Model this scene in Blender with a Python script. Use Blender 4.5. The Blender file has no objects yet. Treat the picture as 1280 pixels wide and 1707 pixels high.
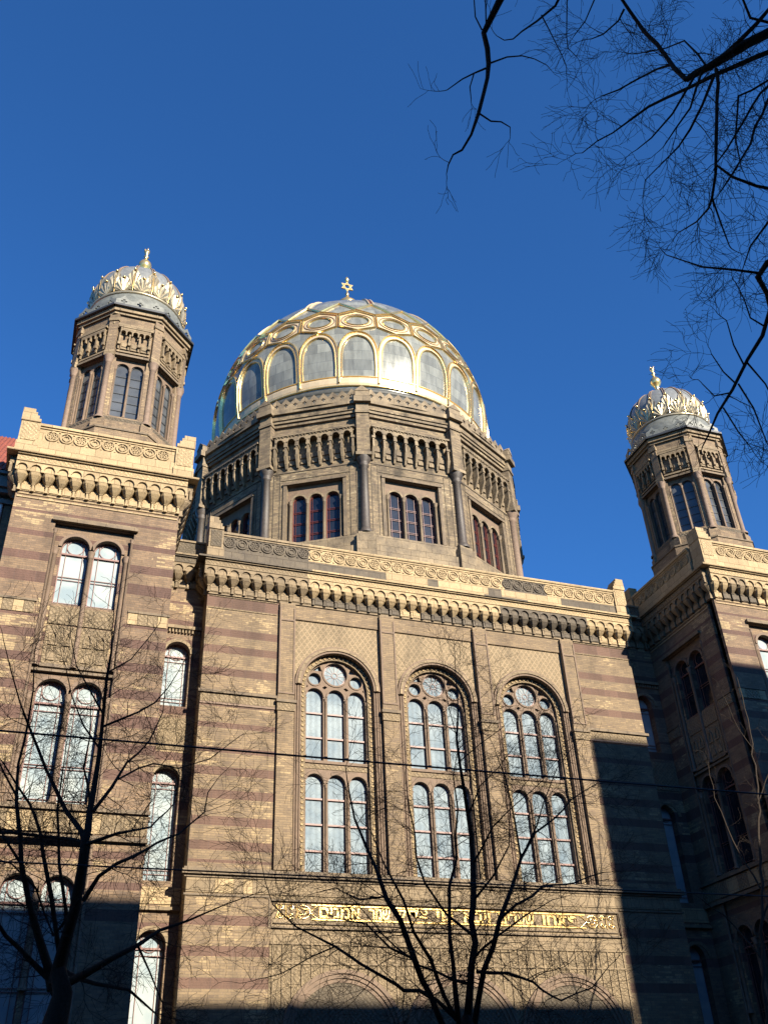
import bpy, math, random
from math import sin, cos, tan, pi, radians, sqrt, atan2, hypot
from mathutils import Vector, Matrix
from mathutils.geometry import tessellate_polygon

# ------------------------------------------------------------------ camera, light, exposure
S = bpy.context.scene
COL = S.collection
CAMP = Vector((-13.63, -31.012, 1.7))
YAW, PITCH, ROLL, FPX = 20.831, 34.613, -2.782, 1580.693
_y, _p, _r = radians(YAW), radians(PITCH), radians(ROLL)
FW = Vector((sin(_y)*cos(_p), cos(_y)*cos(_p), sin(_p)))
_rt = Vector((cos(_y), -sin(_y), 0)); _up = _rt.cross(FW)
RT = _rt*cos(_r) + _up*sin(_r); UP = -_rt*sin(_r) + _up*cos(_r)
cd = bpy.data.cameras.new('camera'); cam = bpy.data.objects.new('camera', cd); COL.objects.link(cam)
cam.matrix_world = Matrix(((RT.x, UP.x, -FW.x, CAMP.x), (RT.y, UP.y, -FW.y, CAMP.y), (RT.z, UP.z, -FW.z, CAMP.z), (0, 0, 0, 1)))
cd.sensor_fit = 'VERTICAL'; cd.sensor_height = 36; cd.lens = 36*FPX/1707; cd.clip_start = .1; cd.clip_end = 3000
S.camera = cam

SUN_AZ, SUN_EL = 20.0, 25.0          # to the right of the street normal, behind the viewer
sdir = Vector((sin(radians(SUN_AZ))*cos(radians(SUN_EL)), -cos(radians(SUN_AZ))*cos(radians(SUN_EL)), sin(radians(SUN_EL))))
W = bpy.data.worlds.new('World'); S.world = W; W.use_nodes = True
nt = W.node_tree; bg = nt.nodes['Background']
sk = nt.nodes.new('ShaderNodeTexSky'); sk.sky_type = 'NISHITA'; sk.sun_disc = False
sk.sun_elevation = radians(SUN_EL); sk.sun_rotation = atan2(sdir.x, sdir.y)
sk.altitude = 0; sk.air_density = 1.0; sk.dust_density = 0.15; sk.ozone_density = 3.0
tint = nt.nodes.new('ShaderNodeMix'); tint.data_type = 'RGBA'; tint.blend_type = 'MULTIPLY'; tint.inputs[0].default_value = 1
nt.links.new(sk.outputs[0], tint.inputs[6]); tint.inputs[7].default_value = (.41, .98, 1.62, 1)      # deep, clean winter blue
nt.links.new(tint.outputs[2], bg.inputs[0]); bg.inputs[1].default_value = 0.05
sl = bpy.data.lights.new('sun', 'SUN'); sl.energy = 5.0; sl.angle = radians(.5); sl.color = (1, .885, .72)
so = bpy.data.objects.new('sun', sl); COL.objects.link(so)
so.rotation_euler = (-sdir).to_track_quat('-Z', 'Y').to_euler()
so.location = (0, 0, 80)
S.view_settings.view_transform = 'Standard'; S.view_settings.look = 'None'
S.view_settings.exposure = 1.35; S.view_settings.gamma = 1
S.cycles.max_bounces = 6; S.cycles.diffuse_bounces = 3; S.cycles.glossy_bounces = 3

# ------------------------------------------------------------------ helpers
def ray(u, v):
    return FW + RT*((u-640)/FPX) - UP*((v-853.5)/FPX)
def at_y(u, v, y):
    d = ray(u, v); return CAMP + d*((y-CAMP.y)/d.y)
def at_d(u, v, dist):
    return CAMP + ray(u, v)*dist

def Tr(x, y, z): return Matrix.Translation((x, y, z))
def Rz(deg): return Matrix.Rotation(radians(deg), 4, 'Z')

class MB:
    def __init__(s, M=None): s.v = []; s.f = []; s.m = []; s.s = []; s.M = M or Matrix()
    def add(s, vs, fs, mat=0, smooth=False):
        b = len(s.v); M = s.M
        s.v += [tuple(M @ Vector(p)) for p in vs]
        for f in fs: s.f.append(tuple(b+i for i in f)); s.m.append(mat); s.s.append(smooth)
    def box(s, x0, x1, y0, y1, z0, z1, mat=0):
        s.add([(x0,y0,z0),(x1,y0,z0),(x1,y1,z0),(x0,y1,z0),(x0,y0,z1),(x1,y0,z1),(x1,y1,z1),(x0,y1,z1)],
              [(0,1,5,4),(1,2,6,5),(2,3,7,6),(3,0,4,7),(4,5,6,7),(3,2,1,0)], mat)
    def plate(s, outer, holes, y0, y1, mat=0, rim=None):
        """outline (x,z) with holes, front at y0 (outward), back at y1"""
        loops = [outer]+list(holes)
        tri = tessellate_polygon([[Vector((p[0], p[1], 0)) for p in L] for L in loops])
        pts = [p for L in loops for p in L]; n = len(pts)
        ff = []
        for t in tri:
            a, b, c = (pts[i] for i in t)
            ar = (b[0]-a[0])*(c[1]-a[1])-(b[1]-a[1])*(c[0]-a[0])
            if abs(ar) < 1e-10: continue
            ff.append(t if ar > 0 else t[::-1])
        s.add([(p[0], y0, p[1]) for p in pts], ff, mat)
        if y1 is not None:
            s.add([(p[0], y1, p[1]) for p in pts], [f[::-1] for f in ff], mat)
            i0 = 0
            for li, L in enumerate(loops):
                k = len(L)
                area = sum(L[i][0]*L[(i+1) % k][1]-L[(i+1) % k][0]*L[i][1] for i in range(k))
                vs = [(p[0], y0, p[1]) for p in L]+[(p[0], y1, p[1]) for p in L]
                fs = []
                for i in range(k):
                    j = (i+1) % k; q = (i, j, k+j, k+i)
                    if (area > 0) == (li == 0): q = q[::-1]
                    fs.append(q[::-1] if True else q)
                s.add(vs, fs, mat if rim is None else rim)
    def lathe(s, prof, cx=0, cy=0, n=12, mat=0, smooth=True, a0=0, a1=2*pi):
        full = abs(a1-a0-2*pi) < 1e-6; k = n if full else n+1
        vs = [(cx+r*sin(a0+(a1-a0)*i/n), cy-r*cos(a0+(a1-a0)*i/n), z) for r, z in prof for i in range(k)]
        fs = []
        for j in range(len(prof)-1):
            for i in range(n):
                a = j*k+i; b = j*k+(i+1) % k
                fs.append((a, b, b+k, a+k))
        s.add(vs, fs, mat, smooth)
    def tube(s, pts, rad, n=5, mat=0, smooth=True, cap=False):
        """sweep along world points with radii"""
        vs = []; fs = []; m = len(pts); prev = None
        for i, p in enumerate(pts):
            p = Vector(p)
            d = (Vector(pts[min(i+1, m-1)])-Vector(pts[max(i-1, 0)]))
            if d.length < 1e-9: d = Vector((0, 0, 1))
            d.normalize()
            if prev is None:
                a = Vector((0, 0, 1)) if abs(d.z) < .9 else Vector((1, 0, 0)); x = d.cross(a).normalized()
            else:
                x = (prev-d*prev.dot(d)); x = x.normalized() if x.length > 1e-6 else d.orthogonal().normalized()
            prev = x; y = d.cross(x); r = rad[i] if isinstance(rad, (list, tuple)) else rad
            for k in range(n):
                t = 2*pi*k/n; vs.append(tuple(p+x*r*cos(t)+y*r*sin(t)))
        for i in range(m-1):
            for k in range(n):
                a = i*n+k; b = i*n+(k+1) % n; fs.append((a, b, b+n, a+n))
        if cap: fs.append(tuple(range(n))[::-1]); fs.append(tuple((m-1)*n+k for k in range(n)))
        s.add(vs, fs, mat, smooth)
    def build(s, name, mats, parent=None, **props):
        me = bpy.data.meshes.new(name); me.from_pydata(s.v, [], s.f)
        if not isinstance(mats, (list, tuple)): mats = [mats]
        for m in mats: me.materials.append(m)
        me.polygons.foreach_set('material_index', s.m); me.polygons.foreach_set('use_smooth', s.s)
        me.update()
        o = bpy.data.objects.new(name, me); COL.objects.link(o)
        if parent: o.parent = parent
        for k, v in props.items(): o[k] = v
        return o

def empty(name, loc, **props):
    o = bpy.data.objects.new(name, None); COL.objects.link(o); o.location = loc; o.empty_display_size = .5
    for k, v in props.items(): o[k] = v
    return o
def keep(o, root):
    """parent a world-space mesh to a root that is not at the origin"""
    o.parent = root; o.matrix_parent_inverse = Matrix.Translation(-Vector(root.location)); return o

def rect(x0, x1, z0, z1): return [(x0,z0),(x1,z0),(x1,z1),(x0,z1)]
def arch(cx, hw, z0, zs, n=14, r=None, pointed=0):
    """round-headed opening: bottom z0, springing zs"""
    r = r or hw
    P = [(cx-hw, z0), (cx+hw, z0)]
    for i in range(n+1):
        t = pi*i/n; P.append((cx+hw*cos(t), zs+r*sin(t)))
    return P
def circ(cx, cz, r, n=20, rz=None): return [(cx+r*cos(2*pi*i/n), cz+(rz or r)*sin(2*pi*i/n)) for i in range(n)]
def ringplate(mb, cx, zs, r0, r1, y0, y1, mat=0, n=24, a0=0, a1=pi):
    out = [(cx+r1*cos(a0+(a1-a0)*i/n), zs+r1*sin(a0+(a1-a0)*i/n)) for i in range(n+1)]
    inn = [(cx+r0*cos(a0+(a1-a0)*i/n), zs+r0*sin(a0+(a1-a0)*i/n)) for i in range(n+1)]
    for i in range(n):
        a, b, c, d = out[i], out[i+1], inn[i+1], inn[i]
        vs = [(p[0], y0, p[1]) for p in (a, b, c, d)]+[(p[0], y1, p[1]) for p in (a, b, c, d)]
        mb.add(vs, [(3,2,1,0),(0,1,5,4),(2,3,7,6)]+([(3,0,4,7)] if i == 0 else [])+([(1,2,6,5)] if i == n-1 else []), mat)

# ------------------------------------------------------------------ materials
def newmat(name):
    m = bpy.data.materials.new(name); m.use_nodes = True; t = m.node_tree
    return m, t, t.nodes['Principled BSDF']
def N(t, typ, **kw):
    n = t.nodes.new('ShaderNode'+typ)
    for k, v in kw.items():
        if k.startswith('i_'):
            key = k[2:]; key = int(key) if key.isdigit() else key
            n.inputs[key].default_value = v
        else: setattr(n, k, v)
    return n
def math_(t, op, a, b=None):
    n = t.nodes.new('ShaderNodeMath'); n.operation = op
    for i, x in enumerate((a, b)):
        if x is None: continue
        if isinstance(x, (int, float)): n.inputs[i].default_value = x
        else: t.links.new(x, n.inputs[i])
    return n.outputs[0]
def mix(t, fac, a, b, mode='MIX'):
    n = t.nodes.new('ShaderNodeMix'); n.data_type = 'RGBA'; n.blend_type = mode; n.clamp_result = False
    for i, x in ((0, fac), (6, a), (7, b)):
        if isinstance(x, (int, float)): n.inputs[i].default_value = x
        elif isinstance(x, tuple): n.inputs[i].default_value = x if len(x) == 4 else x+(1,)
        else: t.links.new(x, n.inputs[i])
    return n.outputs[2]
def wallcoords(t):
    g = N(t, 'NewGeometry'); sp = N(t, 'SeparateXYZ'); sn = N(t, 'SeparateXYZ')
    t.links.new(g.outputs['Position'], sp.inputs[0]); t.links.new(g.outputs['True Normal'], sn.inputs[0])
    u = math_(t, 'SUBTRACT', math_(t, 'MULTIPLY', sp.outputs[1], sn.outputs[0]), math_(t, 'MULTIPLY', sp.outputs[0], sn.outputs[1]))
    c = N(t, 'CombineXYZ'); t.links.new(u, c.inputs[0]); t.links.new(sp.outputs[2], c.inputs[1])
    return g, u, sp.outputs[2], c.outputs[0]
def ramp(t, src, stops, interp='LINEAR'):
    r = N(t, 'ValToRGB'); r.color_ramp.interpolation = interp
    e = r.color_ramp.elements
    while len(e) > 1: e.remove(e[-1])
    e[0].position = stops[0][0]; e[0].color = (stops[0][1],)*3+(1,)
    for p, c in stops[1:]:
        q = e.new(p); q.color = (c, c, c, 1)
    t.links.new(src, r.inputs[0]); return r.outputs[0]
def noise(t, vec, scale, detail=3, rough=.55):
    n = N(t, 'TexNoise'); n.inputs['Scale'].default_value = scale; n.inputs['Detail'].default_value = detail
    n.inputs['Roughness'].default_value = rough
    if vec is not None: t.links.new(vec, n.inputs['Vector'])
    return n.outputs[0]

YB = (.285, .205, .115); YB2 = (.19, .138, .083); RB = (.195, .125, .082); BRIGHT = (.44, .325, .175)
def brick(name, bands=(), c1=YB, c2=YB2, red=RB, patch=.62, dark=.5, rowh=.078, lattice=None, bright=BRIGHT):
    c1, c2 = (tuple(x*.78 for x in c) for c in (c1, c2)); bright = tuple(x*.70 for x in bright); red = (red[0]*.66, red[1]*.60, red[2]*.64); patch += .025
    m, t, b = newmat(name)
    g, u, z, vec = wallcoords(t)
    bt = N(t, 'TexBrick', offset=.5); t.links.new(vec, bt.inputs['Vector'])
    bt.inputs['Scale'].default_value = 1; bt.inputs['Brick Width'].default_value = .26; bt.inputs['Row Height'].default_value = rowh
    bt.inputs['Mortar Size'].default_value = .007; bt.inputs['Mortar Smooth'].default_value = .2; bt.inputs['Bias'].default_value = 0
    bt.inputs['Color1'].default_value = c1+(1,); bt.inputs['Color2'].default_value = c2+(1,)
    bt.inputs['Mortar'].default_value = (.13, .10, .075, 1)
    # replaced bright bricks in patches, chosen brick by brick
    row = math_(t, 'FLOOR', math_(t, 'DIVIDE', z, rowh))
    colx = math_(t, 'FLOOR', math_(t, 'ADD', math_(t, 'DIVIDE', u, .26), math_(t, 'MULTIPLY', math_(t, 'MODULO', row, 2), .5)))
    cc = N(t, 'CombineXYZ'); t.links.new(colx, cc.inputs[0]); t.links.new(row, cc.inputs[1])
    wn = N(t, 'TexWhiteNoise'); wn.noise_dimensions = '2D'; t.links.new(cc.outputs[0], wn.inputs['Vector'])
    pos = g.outputs['Position']
    big = noise(t, pos, .55, 2)
    sel = math_(t, 'GREATER_THAN', math_(t, 'ADD', math_(t, 'MULTIPLY', big, 1.0), math_(t, 'MULTIPLY', wn.outputs[0], .22)), patch+.11)
    col = mix(t, sel, bt.outputs['Color'], bright)
    sel2 = math_(t, 'GREATER_THAN', wn.outputs[0], .90)
    col = mix(t, math_(t, 'MULTIPLY', sel2, .45), col, (.12, .085, .06))
    col = mix(t, math_(t, 'MULTIPLY', math_(t, 'SUBTRACT', 1, bt.outputs['Fac']), 0), col, col)
    col = mix(t, bt.outputs['Fac'], col, (.14, .105, .075))
    if bands:
        bands = sorted(bands); Z = 25.0; st = [(0, 0.0)]
        for a, c in bands: st += [(a/Z, 1.0), (c/Z, 0.0)]
        mask = ramp(t, math_(t, 'DIVIDE', z, Z), st[:32], 'CONSTANT')
        tb = N(t, 'TexBrick', offset=.5); t.links.new(vec, tb.inputs['Vector'])
        tb.inputs['Scale'].default_value = 1; tb.inputs['Brick Width'].default_value = .62; tb.inputs['Row Height'].default_value = 5
        tb.inputs['Mortar Size'].default_value = .006
        tb.inputs['Color1'].default_value = red+(1,); tb.inputs['Color2'].default_value = tuple(x*.72 for x in red)+(1,)
        tb.inputs['Mortar'].default_value = (.09, .06, .05, 1)
        col = mix(t, mask, col, tb.outputs['Color'])
    if lattice:
        # diamond terracotta tiles above a level
        k = 1/.21
        for sgn in (1, -1):
            w = math_(t, 'ADD', math_(t, 'MULTIPLY', u, k), math_(t, 'MULTIPLY', z, sgn*k*.72))
            fr = math_(t, 'ABSOLUTE', math_(t, 'SUBTRACT', math_(t, 'FRACT', w), .5))
            ln = math_(t, 'MULTIPLY', math_(t, 'GREATER_THAN', fr, .40), math_(t, 'GREATER_THAN', z, lattice))
            if sgn == 1:
                inz = math_(t, 'GREATER_THAN', z, lattice)
                tile = mix(t, noise(t, pos, 9, 4), (.13, .10, .06), (.25, .19, .11))
                col = mix(t, inz, col, tile)
            col = mix(t, math_(t, 'MULTIPLY', ln, .8), col, (.29, .215, .13))
    # soot and rain streaks
    mp = N(t, 'Mapping'); mp.inputs['Scale'].default_value = (1, 1, .35); t.links.new(pos, mp.inputs[0])
    n2 = noise(t, mp.outputs[0], 1.3, 5, .65)
    n3 = noise(t, pos, 22, 3, .6)
    dk = ramp(t, n2, [(.30, 1-dark*.75), (.52, 1.0), (1, 1.0)])
    col = mix(t, 1.0, col, dk, 'MULTIPLY')
    col = mix(t, 1.0, col, ramp(t, n3, [(.25, .78), (.75, 1.15)]), 'MULTIPLY')
    t.links.new(col, b.inputs['Base Color']); b.inputs['Roughness'].default_value = .85
    bp = N(t, 'Bump'); bp.inputs['Strength'].default_value = .55; bp.inputs['Distance'].default_value = .02
    h = math_(t, 'ADD', math_(t, 'MULTIPLY', math_(t, 'SUBTRACT', 1, bt.outputs['Fac']), .6), math_(t, 'MULTIPLY', n3, .7))
    t.links.new(h, bp.inputs['Height']); t.links.new(bp.outputs[0], b.inputs['Normal'])
    return m

def stone(name, c1, c2, scale=3, joints=None, relief=0, rough=.8, dirt=.5):
    """terracotta or stone; relief = size of the carved pattern"""
    c1, c2 = (tuple(x*.86 for x in c) for c in (c1, c2))
    m, t, b = newmat(name)
    g, u, z, vec = wallcoords(t); pos = g.outputs['Position']
    n1 = noise(t, pos, scale, 5, .65); n2 = noise(t, pos, scale*9, 3, .6)
    col = mix(t, ramp(t, n1, [(.3, 0), (.7, 1)]), c1, c2)
    col = mix(t, 1.0, col, ramp(t, n2, [(.25, .75), (.8, 1.15)]), 'MULTIPLY')
    h = math_(t, 'MULTIPLY', n2, .5)
    if joints:
        bt = N(t, 'TexBrick', offset=.5); t.links.new(vec, bt.inputs['Vector'])
        bt.inputs['Scale'].default_value = 1; bt.inputs['Brick Width'].default_value = joints[0]; bt.inputs['Row Height'].default_value = joints[1]
        bt.inputs['Mortar Size'].default_value = .008
        bt.inputs['Color1'].default_value = (1, 1, 1, 1); bt.inputs['Color2'].default_value = (1-dirt*.5,)*3+(1,); bt.inputs['Mortar'].default_value = (.42, .38, .34, 1)
        col = mix(t, 1.0, col, bt.outputs['Color'], 'MULTIPLY')
        h = math_(t, 'SUBTRACT', h, bt.outputs['Fac'])
    if relief:
        k = 1/relief
        a = math_(t, 'SINE', math_(t, 'MULTIPLY', u, 2*pi*k)); c = math_(t, 'SINE', math_(t, 'MULTIPLY', z, 2*pi*k))
        w = math_(t, 'MULTIPLY', a, c)
        vo = N(t, 'TexVoronoi'); vo.feature = 'DISTANCE_TO_EDGE'; vo.inputs['Scale'].default_value = k*1.6; t.links.new(vec, vo.inputs['Vector'])
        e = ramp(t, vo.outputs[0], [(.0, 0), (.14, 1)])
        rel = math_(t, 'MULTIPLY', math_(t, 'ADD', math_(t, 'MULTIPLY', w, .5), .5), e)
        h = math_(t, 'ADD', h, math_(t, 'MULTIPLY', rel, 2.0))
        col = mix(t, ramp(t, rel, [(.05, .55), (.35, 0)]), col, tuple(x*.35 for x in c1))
    t.links.new(col, b.inputs['Base Color']); b.inputs['Roughness'].default_value = rough
    bp = N(t, 'Bump'); bp.inputs['Strength'].default_value = .6; bp.inputs['Distance'].default_value = .025
    t.links.new(h, bp.inputs['Height']); t.links.new(bp.outputs[0], b.inputs['Normal'])
    return m

def plain(name, c, rough=.6, metal=0, nz=8, var=.2, bump=0, spec=.5):
    c = tuple(x*.88 for x in c)
    m, t, b = newmat(name); g = N(t, 'NewGeometry')
    n = noise(t, g.outputs['Position'], nz, 4)
    col = mix(t, 1.0, c, ramp(t, n, [(.25, 1-var), (.75, 1+var)]), 'MULTIPLY')
    t.links.new(col, b.inputs['Base Color']); b.inputs['Roughness'].default_value = rough; b.inputs['Metallic'].default_value = metal
    b.inputs['Specular IOR Level'].default_value = spec
    if bump:
        bp = N(t, 'Bump'); bp.inputs['Strength'].default_value = .5; bp.inputs['Distance'].default_value = bump
        t.links.new(n, bp.inputs['Height']); t.links.new(bp.outputs[0], b.inputs['Normal'])
    return m

CB = [(19.02, 19.44), (17.87, 18.15), (17.09, 17.40), (16.23, 16.57), (15.13, 15.20), (14.26, 14.55), (13.41, 13.63),
      (12.67, 12.94), (11.83, 12.14), (11.0, 11.31), (10.25, 10.53), (9.81, 9.87), (7.99, 8.25), (7.10, 7.34), (6.2, 6.47)]
TB = [(19.38, 19.44), (18.49, 18.75), (17.65, 17.95), (16.88, 17.24), (16.32, 16.38), (15.70, 15.80), (15.0, 15.28), (14.2, 14.5),
      (13.35, 13.65), (12.5, 12.8), (11.7, 12.0), (10.85, 11.15), (8.75, 8.9), (8.0, 8.2), (7.2, 7.45)]
M_central = brick('striped_yellow_brick', CB)
M_tower = brick('striped_brown_brick', TB, c1=(.265, .178, .105), c2=(.175, .118, .074), red=(.175, .107, .074), patch=.60)
M_plainb = brick('plain_yellow_brick', (), patch=.66)
M_bay = brick('lattice_brick', [(18.98, 19.40)], patch=.68, lattice=16.35)
M_drumb = brick('weathered_drum_brick', (), c1=(.30, .23, .135), c2=(.14, .108, .07), patch=.66, dark=1.0, bright=(.42, .34, .21))
M_turb = brick('turret_brick', (), c1=(.30, .215, .125), c2=(.19, .135, .085), patch=.64, dark=.6)
M_redb = brick('red_house_brick', (), c1=(.28, .085, .04), c2=(.20, .06, .03), patch=.9)
M_opp = brick('street_house_plaster', (), c1=(.30, .25, .2), c2=(.26, .22, .18), patch=2)
M_tl = stone('bright_terracotta', (.50, .375, .205), (.38, .28, .15), 2.5, joints=(.5, .34))
M_tm = stone('warm_terracotta', (.32, .24, .14), (.20, .15, .09), 2.5, joints=(.5, .30))
M_td = stone('sooty_terracotta', (.15, .12, .08), (.08, .065, .048), 3, joints=(.5, .3))
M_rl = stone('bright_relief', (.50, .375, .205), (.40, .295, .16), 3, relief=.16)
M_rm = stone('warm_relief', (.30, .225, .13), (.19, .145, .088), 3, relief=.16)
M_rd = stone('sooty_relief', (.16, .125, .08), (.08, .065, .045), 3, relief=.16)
M_drums = stone('drum_stone', (.33, .255, .155), (.115, .09, .062), 1.6, joints=(.7, .4))
M_redstone = stone('brown_sandstone', (.215, .148, .10), (.14, .10, .068), 4)
M_pinkst = stone('pink_granite', (.25, .175, .125), (.17, .12, .088), 9)
M_dkcol = stone('dark_granite', (.085, .068, .055), (.045, .038, .033), 6, rough=.55)
M_ledge = stone('ledge_stone', (.24, .18, .11), (.13, .10, .07), 3, joints=(.9, 3))
M_gold = plain('gilded_metal', (1.0, .70, .28), .22, .85, 30, .10)
M_goldp = plain('pale_gilding', (.42, .36, .24), .38, .65, 30, .3)
M_cream = plain('cream_metal_band', (.64, .50, .31), .45, .35, 20, .12)
M_zincg = plain('grey_zinc', (.15, .16, .145), .55, .15, 6, .3)
M_zincp = plain('pale_zinc_cap', (.26, .27, .255), .34, .35, 7, .25)
M_baseroof = plain('dark_roof_sheet', (.06, .062, .055), .6, .1, 5, .35)  # dark, unevenly toned sheet for the roof ring below the dome
M_gutter = plain('dark_gutter', (.05, .055, .06), .5, .3)
M_red = plain('oxide_red_bars', (.13, .028, .024), .5)
M_brownbar = plain('brown_window_bars', (.17, .075, .06), .5)
M_bark = plain('winter_bark', (.04, .031, .024), .95, 0, 30, .4, .012, .2)
M_wire = plain('black_cable', (.012, .012, .014), .5)
M_tileroof = plain('red_roof_tiles', (.20, .05, .03), .75, 0, 4, .3)
M_asph = plain('asphalt', (.05, .05, .052), .9, 0, 40, .2, .004)
M_pave = stone('paving', (.22, .21, .2), (.16, .155, .15), 1, joints=(.6, .4))
M_wood = plain('dark_oak', (.06, .038, .025), .5, 0, 6, .3)
M_white = plain('white_pipe', (.75, .75, .75), .4)

def glass(name, c1, c2, rough=.08, scale=(1, 1), spec=.6, fold=0):
    c1, c2 = (tuple(x*.85 for x in c) for c in (c1, c2))
    m, t, b = newmat(name); g, u, z, vec = wallcoords(t)
    n = noise(t, g.outputs['Position'], 1.1, 3); n2 = noise(t, g.outputs['Position'], 14, 2)
    col = mix(t, ramp(t, n, [(.35, 0), (.65, 1)]), c1, c2)
    if fold:
        # pleated blind and leaded panes behind the glass
        w = math_(t, 'SINE', math_(t, 'MULTIPLY', u, 2*pi/fold))
        col = mix(t, 1.0, col, ramp(t, math_(t, 'ADD', math_(t, 'MULTIPLY', w, .5), .5), [(0, .86), (1, 1.05)]), 'MULTIPLY')
        v = N(t, 'TexVoronoi'); v.feature = 'DISTANCE_TO_EDGE'; v.inputs['Scale'].default_value = 5.5; t.links.new(vec, v.inputs['Vector'])
        col = mix(t, 1.0, col, ramp(t, v.outputs[0], [(0, .72), (.05, 1.0)]), 'MULTIPLY')
    t.links.new(col, b.inputs['Base Color']); b.inputs['Roughness'].default_value = rough; b.inputs['Specular IOR Level'].default_value = spec
    bp = N(t, 'Bump'); bp.inputs['Strength'].default_value = .08; bp.inputs['Distance'].default_value = .01
    t.links.new(n2, bp.inputs['Height']); t.links.new(bp.outputs[0], b.inputs['Normal'])
    return m
M_gl = glass('pale_leaded_glass', (.12, .175, .22), (.24, .30, .33), fold=.21, rough=.5, spec=.12)
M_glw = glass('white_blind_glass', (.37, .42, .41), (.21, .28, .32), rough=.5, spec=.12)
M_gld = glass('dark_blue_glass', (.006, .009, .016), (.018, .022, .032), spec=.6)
M_glt = glass('grey_turret_glass', (.05, .055, .06), (.10, .11, .12), spec=.6)
M_domez = None
def dome_zinc():
    m, t, b = newmat('dome_sheet_metal'); g = N(t, 'NewGeometry'); sp = N(t, 'SeparateXYZ'); t.links.new(g.outputs['Position'], sp.inputs[0])
    az = math_(t, 'ARCTAN2', sp.outputs[0], math_(t, 'SUBTRACT', 9.594, sp.outputs[1]))
    c = N(t, 'CombineXYZ'); t.links.new(math_(t, 'MULTIPLY', az, 7.6), c.inputs[0]); t.links.new(sp.outputs[2], c.inputs[1])
    bt = N(t, 'TexBrick', offset=.5); t.links.new(c.outputs[0], bt.inputs['Vector'])
    bt.inputs['Scale'].default_value = 1; bt.inputs['Brick Width'].default_value = .9; bt.inputs['Row Height'].default_value = .62
    bt.inputs['Mortar Size'].default_value = .008
    bt.inputs['Color1'].default_value = (.24, .25, .22, 1); bt.inputs['Color2'].default_value = (.15, .158, .145, 1); bt.inputs['Mortar'].default_value = (.09, .10, .10, 1)
    mp = N(t, 'Mapping'); mp.inputs['Scale'].default_value = (1, 1, .25); t.links.new(g.outputs['Position'], mp.inputs[0])
    n = noise(t, mp.outputs[0], 3.2, 4, .6)
    col = mix(t, 1.0, bt.outputs['Color'], ramp(t, n, [(.3, .75), (.7, 1.2)]), 'MULTIPLY')
    t.links.new(col, b.inputs['Base Color']); b.inputs['Metallic'].default_value = .15
    b.inputs['Specular IOR Level'].default_value = .45
    t.links.new(ramp(t, n, [(.2, .13), (.8, .26)]), b.inputs['Roughness'])
    return m
M_domez = dome_zinc()

# ------------------------------------------------------------------ shared builders (local frame: x along wall, -y outward, z up)
def frieze(mb, x0, x1, n, L, mat_of, end=.55, slab=True, over=.36):
    """arched corbel table. materials: 0 bright 1 warm 2 sooty 3/4/5 relief versions; mat_of(i) -> 0..2"""
    sp = (x1-x0)/(n-1); r = sp*.37; zs = L-.615; zb = L-.72
    # arch plates, one per module so soot can change
    for i in range(n):
        c = x0+sp*i; m = mat_of(i, 0)
        pts = [(c-sp/2, zb), (c-r, zb), (c-r, zs)]+[(c-r*cos(pi*k/8), zs+r*sin(pi*k/8)) for k in range(1, 8)]+[(c+r, zs), (c+r, zb), (c+sp/2, zb), (c+sp/2, L-.36), (c-sp/2, L-.36)]
        mb.plate(pts, [], -over, -over+.09, m)
        ringplate(mb, c, zs, r, r+.025, -over-.02, -over+.01, m, 8)
        # scalloped shell in the niche
        prof = []
        for k in range(5):
            a = pi/2*k/4; prof.append((r*1.02*cos(a), zs+r*sin(a)))
        mb.plate(arch(c, r, zb, zs, 8), [], -over+.045, None, m)
        # corbel tapering back to the wall
        zt, z1 = zb, L-1.07
        vs = []
        for w, p, f in ((sp*.495, over, 0), (sp*.45, over-.04, .30), (sp*.30, over-.13, .66), (.05, .12, 1.0)):
            z = zt+(z1-zt)*f
            vs += [(c-w, -p*.70, z), (c-w*.6, -p, z), (c+w*.6, -p, z), (c+w, -p*.70, z), (c+w, 0, z), (c-w, 0, z)]
        fs = []
        for q in (0, 6, 12):
            for k in range(6): fs.append((q+k, q+(k+1) % 6, q+6+(k+1) % 6, q+6+k))
        fs = [f[::-1] for f in fs]+[tuple(18+k for k in range(6))]
        mb.add(vs, fs, m)
        m2 = mat_of(i, 1)
        mb.box(c-.055, c+.055, -.13, 0, L-1.09, L-1.05, m2)
        mb.box(c-.035, c+.035, -.11, 0, L-1.28, L-1.09, m2)
        mb.box(c-.05, c+.05, -.13, 0, L-1.34, L-1.28, m2)
        if i < n-1:
            d = c+sp/2; h = sp/2-.055
            mb.plate(arch(d, h, L-1.30, L-1.02, 6, .08), [], -.035, 0, 3+m2)
            mb.plate(rect(d-h+.03, d+h-.03, L-1.27, L-1.07), [], -.06, -.035, m2)
    if slab:
        a, b = x0-sp/2, x1+sp/2
        mb.box(a, b, -over+.13, 0, zb, L-.36, 1)     # body behind the niches
        i = 0
        k = 14 if n > 20 else 5
        xs = [a+(b-a)*j/k for j in range(k+1)]
        for j in range(k):
            mb.box(xs[j], xs[j+1], -over-.03, 0, L-.36, L-.33, mat_of(int((xs[j]-a)/sp), 2))
            mb.box(xs[j], xs[j+1], -over-.01, 0, L-.33, L-.12, 3+mat_of(int((xs[j]-a)/sp), 2))
            mb.box(xs[j], xs[j+1], -over-.08, 0, L-.12, L-.07, mat_of(int((xs[j]-a)/sp), 2))

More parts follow.
